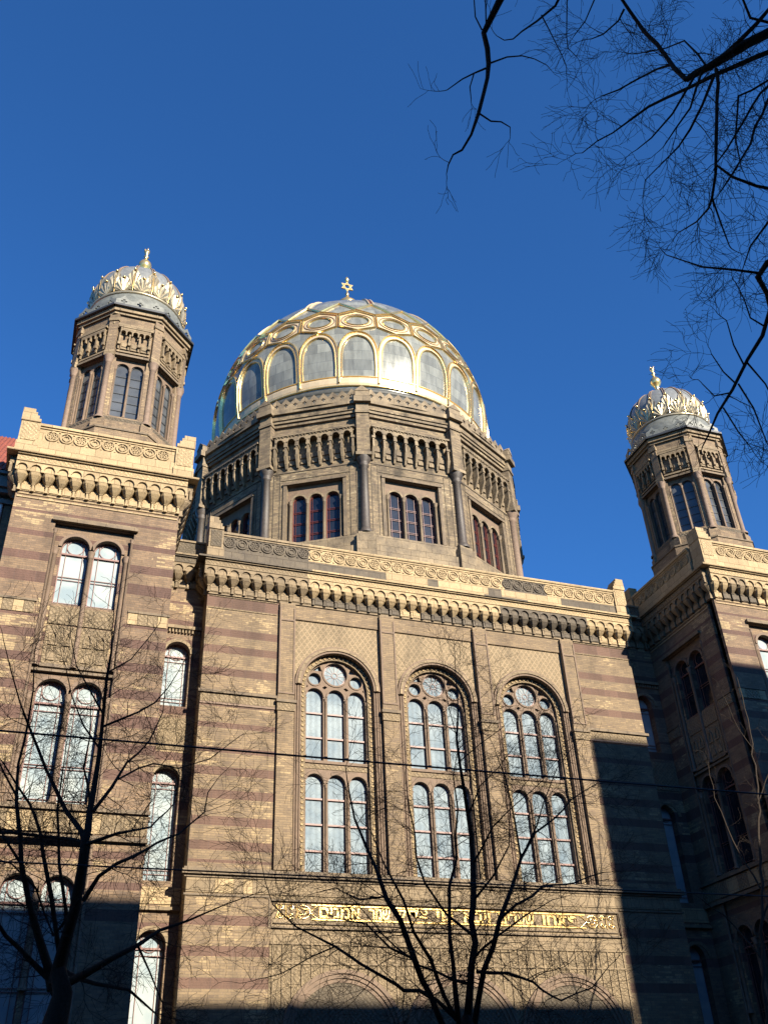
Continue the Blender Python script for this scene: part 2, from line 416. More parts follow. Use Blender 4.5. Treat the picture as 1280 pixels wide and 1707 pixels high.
def roundels(mb, x0, x1, n, zc, r, y, mat_of):
    sp = (x1-x0)/(n-1)
    for i in range(n):
        c = x0+sp*i; m = mat_of(c)
        ringplate(mb, c, zc, r*.78, r*.98, y-.045, y, m, 16, 0, 2*pi)
        if i % 2 == 0:
            for k in range(6):
                a = pi/3*k+pi/6; ringplate(mb, c+r*.48*cos(a), zc+r*.48*sin(a), r*.13, r*.27, y-.035, y, m, 6, 0, 2*pi)
            ringplate(mb, c, zc, .001, r*.16, y-.04, y, m, 6, 0, 2*pi)
        else:
            ringplate(mb, c, zc, r*.40, r*.56, y-.035, y, m, 10, 0, 2*pi)
            for k in range(4):
                a = pi/2*k; mb.box(c+r*.48*cos(a)-r*.08, c+r*.48*cos(a)+r*.08, y-.036, y, zc+r*.48*sin(a)-r*.2, zc+r*.48*sin(a)+r*.2, m)
        if i < n-1:
            mb.box(c+sp/2-.03, c+sp/2+.03, y-.035, y, zc-r*.98, zc-r*.80, m)
            mb.box(c+sp/2-.03, c+sp/2+.03, y-.035, y, zc+r*.80, zc+r*.98, m)

def pedestal(mb, xc, w, z0, z1, y0, y1, inner, m=0, mr=3):
    """stepped corner block; inner = +1/-1 side that steps down"""
    h = w/2; st = (z1-z0)*.30
    mb.box(xc-h-.04, xc+h+.04, y0-.04, y1, z0, z0+.42, m)
    a, b = xc-h, xc+h
    mb.box(a, b, y0, y1, z0+.42, z1-st, m)
    mb.box(a+.07, b-.07, y0-.02, y0, z0+.50, z1-st-.06, mr)
    for k in range(4):
        f = (k+1)/5*w*.62
        zz = z1-st+st*k/4
        if inner > 0: mb.box(a-.02, b-f+w*.1, y0-.02*(4-k)*.5, y1, zz, zz+st/4-.003, m)
        else: mb.box(a+f-w*.1, b+.02, y0-.02*(4-k)*.5, y1, zz, zz+st/4-.003, m)

def bars(mb, cx, hw, z0, zs, y, hz=(), vx=(), w=.018, mat=0, frame=.03, circ_r=None, circ_z=None, fat=()):
    """window bars: arched outer frame, horizontals, verticals"""
    out = arch(cx, hw, z0, zs); inn = arch(cx, hw-frame, z0+frame, zs)
    mb.plate(out, [inn[::-1]], y-.03, y+.02, mat)
    for z in hz: mb.box(cx-hw+frame, cx+hw-frame, y-.02, y, z-w/2, z+w/2, mat)
    for z in fat: mb.box(cx-hw+frame, cx+hw-frame, y-.05, y, z-w*1.6, z+w*1.6, mat)
    for x in vx: mb.box(cx+x-w/2, cx+x+w/2, y-.018, y-.002, z0+frame, zs+sqrt(max(0, (hw-frame)**2-x*x))*1.0, mat)
    if circ_r: ringplate(mb, cx, circ_z, circ_r-w/2, circ_r+w/2, y-.017, y-.001, mat, 20, 0, 2*pi)

def colonnette(mb, x, y, z0, z1, r, mat=0, n=10, cap=None):
    cap = cap or r*1.6
    mb.lathe([(cap*1.02, z0), (cap*1.02, z0+r*.6), (r*1.25, z0+r*1.2), (r, z0+r*1.8), (r, z1-r*3), (r*1.2, z1-r*2.8), (r*1.05, z1-r*2.6), (cap, z1-r*.7), (cap*1.05, z1)], x, y, n, mat, True)

# ------------------------------------------------------------------ the domed building
B = empty('domed_brick_building', (0, 0, 0), label='yellow and brown brick landmark building with a gilded ribbed central dome and two domed towers', category='building')
TM = [M_tl, M_tm, M_td, M_rl, M_rm, M_rd]

# ---- central block -------------------------------------------------
BAY = 3.973
OPEN_HW, OPEN_ZS, SILL = 1.38, 16.30, 9.70
def central_wall():
    mb = MB()
    holes = []
    mb.plate(rect(-9, -6.27, 3.5, 19.62), [], 0, .5, 0)
    mb.plate(rect(6.27, 9, 3.5, 19.62), [], 0, .5, 0)
    mb.plate(rect(-6.27, 6.27, SILL-.02, 19.62), [rect(k*BAY-1.69, k*BAY+1.69, SILL, 18.93)[::-1] for k in (-1, 0, 1)], 0, .5, 1)
    # bay panels with the big arched openings
    for k in (-1, 0, 1):
        c = k*BAY
        mb.plate(rect(c-1.69, c+1.69, SILL, 18.93), [arch(c, OPEN_HW, SILL+.001, OPEN_ZS, 28)[::-1]], .06, .45, 2)
    # lower register under the sill, up to the inscription frame
    mb.plate(rect(-6.27, 6.27, 8.83, SILL-.02), [], 0, .5, 3)
    mb.box(-6.27, 6.27, .0, .5, 3.5, 7.6, 4)
    # flanks and rest of the body
    mb.box(-9, -8.5, .5, 14, 3.5, 21.0, 4); mb.box(8.5, 9, .5, 14, 3.5, 21.0, 4)
    mb.box(-9, 9, .02, .5, 0, 3.5, 4)
    mb.box(-8.5, 8.5, .5, 14, 20.6, 21.0, 4)
    mb.box(-9, 9, 0, .5, 19.62, 21.3, 4)
    mb.box(-8.5, 8.5, 13.5, 14, 0, 20.6, 4)
    return mb.build('facade_wall', [M_central, M_plainb, M_bay, M_rm, M_plainb], B)
central_wall()

def trim():
    mb = MB()
    # sill ledge over the full width with its returns
    mb.box(-9.16, 9.16, -.16, 0, 9.48, 9.62, 0); mb.box(-9.10, 9.10, -.09, 0, 9.62, 9.70, 0)
    mb.box(-9.08, 9.08, -.07, 0, 9.40, 9.48, 0)
    mb.box(-9.06, -6.36, -.04, 0, 8.86, 8.92, 0); mb.box(6.36, 9.06, -.04, 0, 8.86, 8.92, 0)
    # tile courses
    i = 0; x = -9.0
    random.seed(3)
    while x < 8.99:
        w = .3; m = 3
        if -8.1 < x < -7.5 or -7.25 < x < -7.0: m = 2
        mb.box(x+.004, x+w-.004, -.03, 0, 8.96, 9.38, m); x += w
    for a, b in ((-9.0, -6.27), (6.27, 9.0)):
        mb.box(a-.09 if a < 0 else a, b+.09 if b > 8 else b, -.11, 0, 15.60, 15.70, 0)
        x = a
        while x < b-.01:
            mb.box(x+.005, x+.336, -.035, 0, 15.28, 15.58, random.choice((4, 4, 3, 4))); x += .341
        mb.box(a, b, -.04, 0, 15.20, 15.27, 5)
        mb.box(a+.08, b-.08, -.025, 0, 19.47, 19.50, 4); mb.box(a+.08, b-.08, -.025, 0, 18.97, 19.0, 4)
    # row of light bricks below the corbels
    mb.box(-9.0, 9.0, -.05, 0, 19.54, 19.60, 3)
    mb.build('string_course', [M_ledge, M_redstone, M_tl, M_tm, M_rm, M_pinkst], B)
trim()

def pilasters():
    for k in (-1.5, -.5, .5, 1.5):
        c = k*BAY; mb = MB()
        mb.box(c-.30, c+.30, -.13, 0, 9.70, 15.15, 0)
        mb.box(c-.33, c+.33, -.17, 0, 15.15, 15.45, 2); mb.box(c-.37, c+.37, -.22, 0, 15.45, 15.56, 1)
        mb.box(c-.30, c+.30, -.12, 0, 15.56, 19.5, 0)
        for x0, x1, z0, z1 in ((-.30, -.24, 15.8, 19.3), (.24, .30, 15.8, 19.3), (-.24, .24, 15.8, 15.86), (-.24, .24, 18.75, 18.81)):
            mb.box(c+x0, c+x1, -.15, -.12, z0, z1, 3)
        mb.build('pilaster', [M_plainb, M_ledge, M_rm, M_redstone], B)
pilasters()

def big_window(k):
    c = k*BAY; root = empty('arched_window', (c, 0, SILL)); root.parent = B
    def fin(mb, name, mats): o = mb.build(name, mats); keep(o, root); return o
    # moulded arch ring, jamb rolls, rosette band
    mb = MB()
    for r0, r1, y0, m in ((1.38, 1.46, -.05, 1), (1.46, 1.56, -.09, 0), (1.56, 1.63, -.04, 1)):
        ringplate(mb, c, OPEN_ZS, r0, r1, y0, .10, m, 30)
    for s in (-1, 1):
        for d, r in ((1.42, .035), (1.51, .045), (1.60, .035)):
            mb.lathe([(r, SILL), (r, OPEN_ZS)], c+s*d, .05, 6, 1)
    rr = (arch(c, OPEN_HW, SILL, OPEN_ZS, 28), arch(c, 1.19, SILL+.02, OPEN_ZS, 28))
    mb.plate(rr[0], [rr[1][::-1]], .20, .34, 2)
    q = 0
    pts = [(s*1.285, SILL+.12+.185*i) for s in (-1, 1) for i in range(36)]+[(1.285*cos(pi*(i+.5)/22), OPEN_ZS+1.285*sin(pi*(i+.5)/22)) for i in range(22)]
    for x, z in pts:
        if z > OPEN_ZS+.02 and abs(abs(x)-1.285) < .001: continue
        mb.lathe([(.062, 0), (.055, .02), (.02, .035), (.012, .05)], 0, 0, 7, 3) if False else None
        vs = [(c+x+.062*cos(2*pi*j/7), .20, z+.062*sin(2*pi*j/7)) for j in range(7)]+[(c+x+.045*cos(2*pi*j/7), .165, z+.045*sin(2*pi*j/7)) for j in range(7)]+[(c+x, .185, z)]
        fs = [(j, (j+1) % 7, 7+(j+1) % 7, 7+j) for j in range(7)]+[(7+j, 7+(j+1) % 7, 14) for j in range(7)]
        mb.add(vs, fs, 3)
    fin(mb, 'moulded_surround', [M_tm, M_redstone, M_rm, M_tl])
    # tracery
    mb = MB(); y0, y1 = .34, .44; sp = .83; hw = .325
    holes = [circ(c, 16.98, .455, 26)]
    for s in (-1, 1): holes.append(circ(c+s*.80, 16.72, .235, 18))
    for i in (-1, 0, 1):
        holes.append(arch(c+i*.80, hw-.005, 13.62, 16.02, 14)); holes.append(arch(c+i*.80, hw-.005, SILL+.04, 12.80, 14))
    holes += [[(c+s*x, z) for x, z in P] for s in (-1, 1) for P in (((.60, 17.28), (.88, 17.06), (.52, 17.05)), ((.40, 16.48), (.52, 16.40), (.42, 16.34), (.31, 16.43)), ((1.08, 16.47), (1.13, 16.34), (1.05, 16.40)))]
    H = []
    for h in holes:
        a = sum(h[i][0]*h[(i+1) % len(h)][1]-h[(i+1) % len(h)][0]*h[i][1] for i in range(len(h)))
        H.append(h[::-1] if a > 0 else h)
    mb.plate(arch(c, 1.195, SILL, OPEN_ZS, 28), H, y0, y1, 0)
    ringplate(mb, c, 16.98, .455, .52, y0-.03, y0, 0, 24, 0, 2*pi)
    for s in (-1, 1): ringplate(mb, c+s*.80, 16.72, .235, .285, y0-.03, y0, 0, 18, 0, 2*pi)
    for i in (-1, 0, 1):
        for zs in (16.02, 12.80): ringplate(mb, c+i*.80, zs, hw, hw+.045, y0-.03, y0, 0, 14)
    for i in (-1.5, -.5, .5, 1.5):
        colonnette(mb, c+i*.78, y0-.02, 13.75, 15.95, .04, 0); colonnette(mb, c+i*.78, y0-.02, SILL+.05, 12.75, .04, 0)
    mb.box(c-1.18, c+1.18, y0-.05, y0, 13.50, 13.60, 0)
    mb.box(c-1.18, c+1.18, y0-.02, y0, 13.30, 13.46, 1)
    fin(mb, 'stone_tracery', [M_redstone, M_rm])
    mb = MB(); yg = .46
    for i in (-1, 0, 1):
        bars(mb, c+i*.80, hw+.01, 13.60, 16.02, yg, hz=(), fat=(14.47, 15.40), frame=.035)
        bars(mb, c+i*.80, hw+.01, SILL+.02, 12.80, yg, fat=(10.50, 11.38, 12.26), frame=.035)
    ringplate(mb, c, 16.98, .41, .47, yg-.03, yg, 0, 24, 0, 2*pi); ringplate(mb, c, 16.98, .10, .115, yg-.015, yg, 0, 12, 0, 2*pi)
    for j in range(12):
        a = 2*pi*j/12
        mb.add([(c+.11*cos(a)-.006*sin(a), yg-.012, 16.98+.11*sin(a)+.006*cos(a)), (c+.41*cos(a)-.006*sin(a), yg-.012, 16.98+.41*sin(a)+.006*cos(a)), (c+.41*cos(a)+.006*sin(a), yg-.012, 16.98+.41*sin(a)-.006*cos(a)), (c+.11*cos(a)+.006*sin(a), yg-.012, 16.98+.11*sin(a)-.006*cos(a))], [(0, 1, 2, 3)], 0)
    fin(mb, 'window_bars', [M_brownbar])
    mb = MB(); mb.plate(arch(c, 1.20, SILL, OPEN_ZS, 20), [], .475, None, 0); fin(mb, 'leaded_pane', [M_gl])
for k in (-1, 0, 1): big_window(k)

# soot pattern of the corbel table and parapet as weathered/restored pieces
def sm_c(i, part):
    x = -9+.45*i
    if part == 0: return 1 if x < -5.15 else (0 if x < 3.1 else (2 if x < 6.9 else 0))
    if part == 1: return 1 if (x < -5.2) else (2 if x < -1.7 else (0 if x < -.9 else (2 if x < 2.6 else (1 if x < 5 else (2 if x < 7.2 else 0)))))
    return 1 if x < -5.6 else (0 if x < 3.2 else (2 if x < 5.4 and not 3.9 < x < 4.3 else 0))
def central_top():
    L = 20.93
    mb = MB(); frieze(mb, -9.0, 9.0, 41, L, sm_c)
    for s in (-1, 1):  # short returns on both flanks
        mb.M = Tr(s*9.0, 1.6, 0) @ Rz(s*90); frieze(mb, -1.35, 1.35, 7, L, lambda i, p: 1)
    mb.M = Matrix()
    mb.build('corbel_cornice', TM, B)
    mb = MB(); xs = [-9.50, -7.2, -5.1, -3.6, -1.2, .6, 2.2, 4.2, 6.3, 9.50]
    for j in range(len(xs)-1): mb.box(xs[j], xs[j+1], -.50, 3.2, L-.07, L, 1 if j in (0, 1, 6) else 0)
    mb.build('cornice_ledge', [M_tl, M_td], B)
    mb = MB()
    mb.box(-9.1, 9.1, -.26, .15, L, L+1.14, 1)
    xs = [-9.1, -8.6, -5.35, -4.8, -2.7, -2.0, -.2, .25, 2.5, 3.1, 5.9, 9.1]
    for j in range(len(xs)-1): mb.box(xs[j], xs[j+1]-.004, -.33, -.26, L, L+.44, (2, 2, 2, 2, 2, 0, 2, 0, 2, 0, 2)[j])
    mb.box(-9.1, -5.2, -.34, .2, L+1.14, L+1.24, 1); mb.box(-5.2, 9.1, -.34, .2, L+1.14, L+1.24, 0)
    mb.box(-9.1, -5.2, -.30, -.26, L+1.06, L+1.14, 1); mb.box(-5.2, 9.1, -.30, -.26, L+1.06, L+1.14, 0)
    mb.box(-8.6, -5.2, -.265, -.26, L+.46, L+1.06, 2)
    mb.box(-5.2, 3.3, -.265, -.26, L+.46, L+1.06, 0); mb.box(3.3, 5.3, -.265, -.26, L+.46, L+1.06, 2); mb.box(5.3, 8.6, -.265, -.26, L+.46, L+1.06, 0)
    roundels(mb, -8.35, 8.35, 35, L+.80, .235, -.265, lambda x: 2 if (x < -5.2 or 3.3 < x < 5.3) else 0)
    for s in (-1, 1): mb.box(s*9.1-(.41 if s > 0 else 0), s*9.1+(.41 if s < 0 else 0), .15, 3.0, L, L+1.2, 1)
    mb.build('parapet', [M_tl, M_tm, M_td], B)
    for s in (-1, 1):
        mb = MB(); pedestal(mb, s*8.88, .56, L, L+1.85, -.36, .25, -s, 0 if s > 0 else 1, 3 if s > 0 else 5)
        mb.build('corner_pedestal', TM, B)
central_top()

# ---- inscription ---------------------------------------------------
def inscription():
    root = empty('inscription_frieze', (0, 0, 8.03)); root.parent = B
    mb = MB()
    mb.box(-6.36, 6.36, .05, .5, 7.6, 8.83, 0)
    for x0, x1, z0, z1, p in ((-6.36, 6.36, 8.78, 8.83, .03), (-6.36, 6.36, 7.98, 8.03, .03), (-6.36, -6.30, 8.03, 8.78, .03), (6.30, 6.36, 8.03, 8.78, .03), (-6.2, 6.2, 8.12, 8.15, 0)):
        mb.box(x0, x1, -p, .05, z0, z1, 1)
    keep(mb.build('stone_field', [M_tm, M_ledge]), root)
    mb = MB(); y0, y1 = .012, .05
    mb.box(-4.95, 4.95, y0, y1, 8.675, 8.72, 0); mb.box(-4.95, 4.95, y0, y1, 8.25, 8.295, 0)
    def sw(pts, r=.02): mb.tube([(x, .04, z) for x, z in pts], r, 5, 0)
    for s in (-1, 1):
        for zc in (8.60, 8.37):
            for xc in (5.95, 5.62):
                q = 1 if zc > 8.48 else -1
                P = [(s*(xc+(.115-.007*k)*cos(k*.55)), zc+q*(.105-.007*k)*sin(k*.55)*1.0) for k in range(15)]
                sw(P, .022)
        for xc, r in ((5.22, .20), (5.22, .09)):
            sw([(s*(xc+r*1.1*cos(2*pi*k/16)), 8.485+r*sin(2*pi*k/16)) for k in range(17)], .024)
        for k in range(6): sw([(s*(5.22+.09*cos(k*pi/3)), 8.485+.09*sin(k*pi/3)), (s*(5.22+.17*cos(k*pi/3+.4)), 8.485+.16*sin(k*pi/3+.4))], .015)
        sw([(s*6.12, 8.70), (s*6.02, 8.50), (s*6.12, 8.27)], .02); sw([(s*5.8, 8.72), (s*5.78, 8.485), (s*5.8, 8.25)], .02)
        sw([(s*5.45, 8.70), (s*5.45, 8.60), (s*5.40, 8.485), (s*5.45, 8.37), (s*5.45, 8.27)], .02)
        for q in (-1, 1): sw([(s*5.02, 8.485), (s*4.92, 8.485+q*.06), (s*4.85, 8.485+q*.13), (s*4.72, 8.485+q*.205)], .022)
    keep(mb.build('gilded_scrolls', [M_gold]), root)
    words = ['אמנים', 'שמר', 'צדיק', 'גוי', 'ויבא', 'שערים', 'פתחו']          # left to right on the wall
    spans = [(-4.70, -3.32), (-3.02, -2.30), (-2.02, -.98), (-.66, -.05), (.30, 1.30), (1.62, 2.95), (3.28, 4.62)]
    for wd, (x0, x1) in zip(words, spans):
        cu = bpy.data.curves.new('t', 'FONT'); cu.body = wd[::-1]; cu.extrude = .02; cu.offset = .012; cu.size = .5
        o = bpy.data.objects.new('t', cu); COL.objects.link(o); bpy.context.view_layer.update()
        me = bpy.data.meshes.new_from_object(o.evaluated_get(bpy.context.evaluated_depsgraph_get()))
        bpy.data.objects.remove(o)
        xs = [v.co.x for v in me.vertices]; zs = [v.co.y for v in me.vertices]
        a, b, c, d = min(xs), max(xs), min(zs), max(zs)
        for v in me.vertices:
            X, Z, Y = v.co.x, v.co.y, v.co.z
            v.co = (x0+(X-a)/(b-a)*(x1-x0), .03-Y, 8.325+(Z-c)/(d-c)*.32)
        me.materials.clear(); me.materials.append(M_gold)
        lo = bpy.data.objects.new('lettering', me); COL.objects.link(lo); keep(lo, root)
inscription()

def portals():
    mb = MB()
    # panelled field over the portals
    mb.plate(rect(-6.3, 6.3, 3.5, 7.6), [arch(k*BAY, 1.86, 3.501, 4.83, 24)[::-1] for k in (-1, 0, 1)], -.02, 0, 0)
    x = -6.2
    while x < 6.21:
        zb = 3.6
        for k in (-1, 0, 1):
            d = abs(x-k*BAY)
            if d < 1.98: zb = max(zb, 4.83+sqrt(1.98**2-d*d)+.02)
        mb.box(x-.02, x+.02, -.055, -.02, zb, 7.5, 1); x += .31
    for z in (7.5, 6.95): 
        x = -6.2
        mb.box(-6.3, 6.3, -.05, -.02, z, z+.05, 1)
    mb.build('portal_field', [M_rm, M_tm], B)
    for k in (-1, 0, 1):
        root = empty('arched_portal', (k*BAY, 0, 0)); root.parent = B; c = k*BAY
        mb = MB()
        for r0, r1, y0 in ((1.86, 1.98, -.14), (1.74, 1.86, -.10), (1.62, 1.74, -.06)): ringplate(mb, c, 4.83, r0, r1, y0, .3, 0, 28)
        for s in (-1, 1):
            for d in (1.68, 1.80, 1.92): colonnette(mb, c+s*d, -.04, .1, 4.83, .05, 0)
        keep(mb.build('arch_moulding', [M_redstone]), root)
        mb = MB(); mb.plate(arch(c, 1.62, 3.9, 4.83, 20), [], -.035, .0, 0); keep(mb.build('tympanum', [M_rd]), root)
        mb = MB(); mb.plate(rect(c-1.62, c+1.62, .1, 3.9), [], -.03, .0, 0)
        for x in (-1.0, -.33, .33, 1.0): mb.box(c+x-.28, c+x+.28, -.06, -.03, .4, 3.6, 0)
        keep(mb.build('door', [M_wood]), root)
portals()

# ---- recessed strips between block and towers ----------------------
def recess(s):
    c = s*9.875; y = .85
    root = empty('recessed_strip', (c, y, 0)); root.parent = B
    mb = MB(Tr(c, y, 0)); W_ = .875; L = 21.40
    wins = [(15.35, 17.40, .45), (9.45, 12.72, .45), (3.9, 7.55, .45)]
    holes = [arch(.08*(-s)*-1*0+(-.08 if s > 0 else .08), hw, z0, zs, 16)[::-1] for z0, zs, hw in wins]
    mb.plate(rect(-W_, W_, 0, 20.1), holes, 0, .45, 0)
    mb.box(-W_, W_, 0, .45, 20.1, 21.5, 0)
    for z0, z1, p in ((18.35, 18.47, .14), (8.55, 8.65, .14), (12.95+.3, 13.05+.3, 0.0)):
        if p: mb.box(-W_, W_, -p, 0, z0, z1, 1)
    mb.box(-W_+.1, W_-.02, -.03, 0, 13.75, 14.9, 2); mb.box(-W_+.1, W_-.02, -.03, 0, 8.75, 9.25, 3)
    x = -.8
    while x < .8: mb.box(x, x+.06, -.10, 0, 18.2, 18.32, 1); x += .12
    for z0, zs, hw in wins: ringplate(mb, .08, zs, hw, hw+.12, -.03, 0, 1, 18)
    keep(mb.build('recess_wall', [M_tower, M_tm, M_rm, M_tl]), root)
    mb = MB(Tr(c, y, 0)); frieze(mb, -.65, .65, 4, L, lambda i, p: 1 if p < 2 else 2)
    mb.box(-W_, W_, -.48, 0, L-.07, L, 1); mb.box(-W_, W_, -.26, .1, L, L+.62, 2); mb.box(-W_, W_, -.31, .1, L+.62, L+.70, 1)
    mb.box(-W_, W_, -.275, -.26, L+.06, L+.58, 5)
    keep(mb.build('recess_cornice', TM), root)
    for z0, zs, hw in wins:
        w = empty('narrow_window', (c+.08, y, z0)); w.parent = root; w.matrix_parent_inverse = Matrix.Translation(-Vector(root.location))
        # bars and panes as two meshes under the recess (sub-parts)
        mb = MB(Tr(c, y, 0)); bars(mb, .08, hw-.005, z0, zs, .30, hz=(z0+.25, z0+.38, zs-.25), vx=(-.28, .28), fat=(zs-.05,), circ_r=.27, circ_z=zs+.12)
        o = mb.build('window_bars', [M_brownbar]); o.parent = root; o.matrix_parent_inverse = Matrix.Translation(-Vector(root.location))
        mb = MB(Tr(c, y, 0)); mb.plate(arch(.08, hw, z0, zs, 14), [], .32, None, 0)
        o = mb.build('blind_pane', [M_glw]); o.parent = root; o.matrix_parent_inverse = Matrix.Translation(-Vector(root.location))
        bpy.data.objects.remove(w)
for s in (-1, 1): recess(s)

# ---- towers --------------------------------------------------------
TC, TY, TH = 13.36, -1.32, 2.61
def tower(s):
    cx = s*TC
    root = empty('tower', (cx, TY, 0), label=('left' if s < 0 else 'right')+' corner tower of the building'); root.parent = B
    faces = [('f', 0), ('i', -90*s), ('o', 90*s), ('b', 180)]
    def fin(mb, name, mats): return keep(mb.build(name, mats), root)
    wall = MB(); fr = MB(); par = MB(); trimb = MB(); L = 21.47
    twin = [(16.32, 18.36), (10.24, 13.40), (4.6, 7.93)]
    for tag_, ang in faces:
        M = Tr(cx, TY, 0) @ Rz(ang) @ Tr(0, -TH, 0)
        for m in (wall, fr, par, trimb): m.M = M
        full = tag_ in 'fi'
        e = TH if tag_ in 'fb' else TH-.45
        if full:
            wall.plate(rect(-e, e, 0, 20.2), [rect(-1.24, 1.24, 4.5, 19.16)[::-1]], 0, .14, 0)
            holes = [arch(q*.50, .43, z0, zs, 16)[::-1] for q in (-1, 1) for z0, zs in twin]
            wall.plate(rect(-1.24, 1.24, 4.5, 19.16), holes, .14, .45, 1)
            # hood, colonnettes, twin panels
            trimb.box(-1.34, 1.34, -.13, 0, 19.18, 19.30, 0)
            trimb.box(-1.26, 1.26, -.07, 0, 19.30, 19.36, 3)
            for q in (-1, 0, 1):
                for z0, z1 in ((14.2, 18.25), (10.2, 13.35), (5.6, 7.85)):
                    colonnette(trimb, q*(1.10 if q else 0)+(0), .10, z0, z1, .075, 1)
            for q in (-1, 1):
                colonnette(trimb, q*1.20, .02, 4.6, 18.9, .045, 1)
                x0, x1 = (q*.5-.44, q*.5+.44)
                trimb.box(x0, x1, .10, .14, 15.62, 16.22, 2)
                trimb.box(x0, x1, .10, .14, 14.28, 15.56, 2)
                for d in (-.2, .2):   # small ogee niches in relief
                    trimb.plate([(q*.5+d-.13, 14.9), (q*.5+d+.13, 14.9), (q*.5+d+.13, 15.2), (q*.5+d+.05, 15.34), (q*.5+d, 15.44), (q*.5+d-.05, 15.34), (q*.5+d-.13, 15.2)],
                                [[(q*.5+d-.08, 14.95), (q*.5+d-.08, 15.18), (q*.5+d, 15.32), (q*.5+d+.08, 15.18), (q*.5+d+.08, 14.95)]], .06, .10, 3)
                    trimb.plate([(q*.5+d-.12, 14.4), (q*.5+d+.12, 14.4), (q*.5+d+.02, 14.85), (q*.5+d-.02, 14.85)], [], .07, .10, 3)
                trimb.box(x0-.02, x1+.02, .05, .14, 14.18, 14.28, 0)
                for z0, zs in twin: ringplate(trimb, q*.5, zs, .43, .53, .09, .14, 1, 16)
            trimb.box(-1.24, 1.24, .02, .14, 14.02, 14.10, 0)
            trimb.box(-1.24, 1.24, .0, .14, 10.06, 10.16, 0)
            for z0, z1, p, m in ((16.22, 16.30, .05, 0), (10.0, 10.10, .09, 0), (9.22, 9.34, .13, 0)):
                if z0 > 16:
                    trimb.box(-e-.03, -1.35, -p, 0, z0, z1, m); trimb.box(1.35, e+.03, -p, 0, z0, z1, m)
                else: trimb.box(-e-.03, e+.03, -p, 0, z0, z1, m)
            for a, b, z0, z1 in ((-e, -1.36, 15.83, 16.2), (1.36, e, 15.83, 16.2), (-e, e, 9.42, 9.95)):
                x = a
                while x < b-.05:
                    trimb.box(x+.005, min(x+.30, b)-.005, -.03, 0, z0, z1, random.choice((2, 2, 4))); x += .305
            for z in (20.05, 19.92): trimb.box(-e+.05, e-.05, -.03, 0, z, z+.05, 4)
        else:
            wall.plate(rect(-e, e, 0, 20.2), [], 0, .3, 0)
        wall.box(-e, e, 0, .45, 20.2, 21.4, 0)
        if full or tag_ == 'o': frieze(fr, -2.55, 2.55, 13, L, (lambda i, p: 0) if (s < 0 and tag_ == 'f') else ((lambda i, p: (1 if (i in (2, 3) and p == 0) else (2 if i in (1, 2, 3, 4) and p == 1 else 0))) if tag_ == 'f' else (lambda i, p: 1)))
        if tag_ in 'fb': fr.box(-3.12, 3.12, -.51, 0, L-.07, L, 0)
        else: fr.box(-2.609, 2.609, -.51, 0, L-.07, L, 0)
        # parapet
        E2 = TH+.05 if tag_ in 'fb' else TH-.45
        par.box(-E2, E2, -.26, .15, L, L+1.20, 0); par.box(-E2, E2, -.33, -.26, L, L+.60, 0)
        par.box(-E2, E2, -.35, .2, L+1.20, L+1.30, 0); par.box(-E2, E2, -.30, -.26, L+1.13, L+1.20, 0)
        if full: roundels(par, -1.84, 1.84, 9, L+.87, .225, -.265, lambda x: 0)
    fin(wall, 'tower_wall', [M_tower, M_tower]); fin(fr, 'corbel_cornice', TM); fin(par, 'parapet', [M_tl, M_tm, M_td])
    fin(trimb, 'carved_trim', [M_ledge, M_redstone, M_rm, M_tm, M_tl])
    mb = MB(Tr(cx, TY, 0)); mb.box(-TH+.02, TH-.02, -TH+.5, TH-.5, 21.3, 21.5, 0); fin(mb, 'tower_deck', [M_zincg])
    for sx in (-1, 1):
        for sy in (-1, 1):
            mb = MB(Tr(cx, TY, 0)); mb.M = mb.M @ (Matrix() if sy < 0 else Rz(180))
            q = sx if sy < 0 else -sx
            pedestal(mb, q*(TH-.04), .62, L, L+1.85, -TH-.36, -TH+.32, -q, 0, 3); fin(mb, 'corner_pedestal', TM)
    for tag_, ang in faces[:2]:
        M = Tr(cx, TY, 0) @ Rz(ang) @ Tr(0, -TH, 0)
        for q in (-1, 1):
            for (z0, zs), nm in zip(twin, 'abc'):
                mb = MB(M)
                if nm == 'a': bars(mb, q*.5, .425, z0, zs, .33, hz=(z0+.12, z0+.95, z0+1.05), vx=(-.26, .26), fat=(zs-.16,), circ_r=.25, circ_z=zs+.12)
                else: bars(mb, q*.5, .425, z0, zs, .33, hz=(z0+.12, z0+1.0, z0+1.08, zs-.5), vx=(-.26, .26), fat=(zs-.27,), circ_r=.25, circ_z=zs+.10)
                # bars carry their pane as second material
                mb.plate(arch(q*.5, .43, z0, zs, 14), [], .35, None, 1)
                if nm == 'a': mb.plate(rect(q*.5-.43, q*.5+.43, z0, z0+.6), [], .349, None, 1)
                fin(mb, 'tower_window', [M_brownbar, M_glw if tag_ == 'f' else M_gld])  # inner-face panes take dark glass: that side's shade put into the colour
for s in (-1, 1): tower(s)

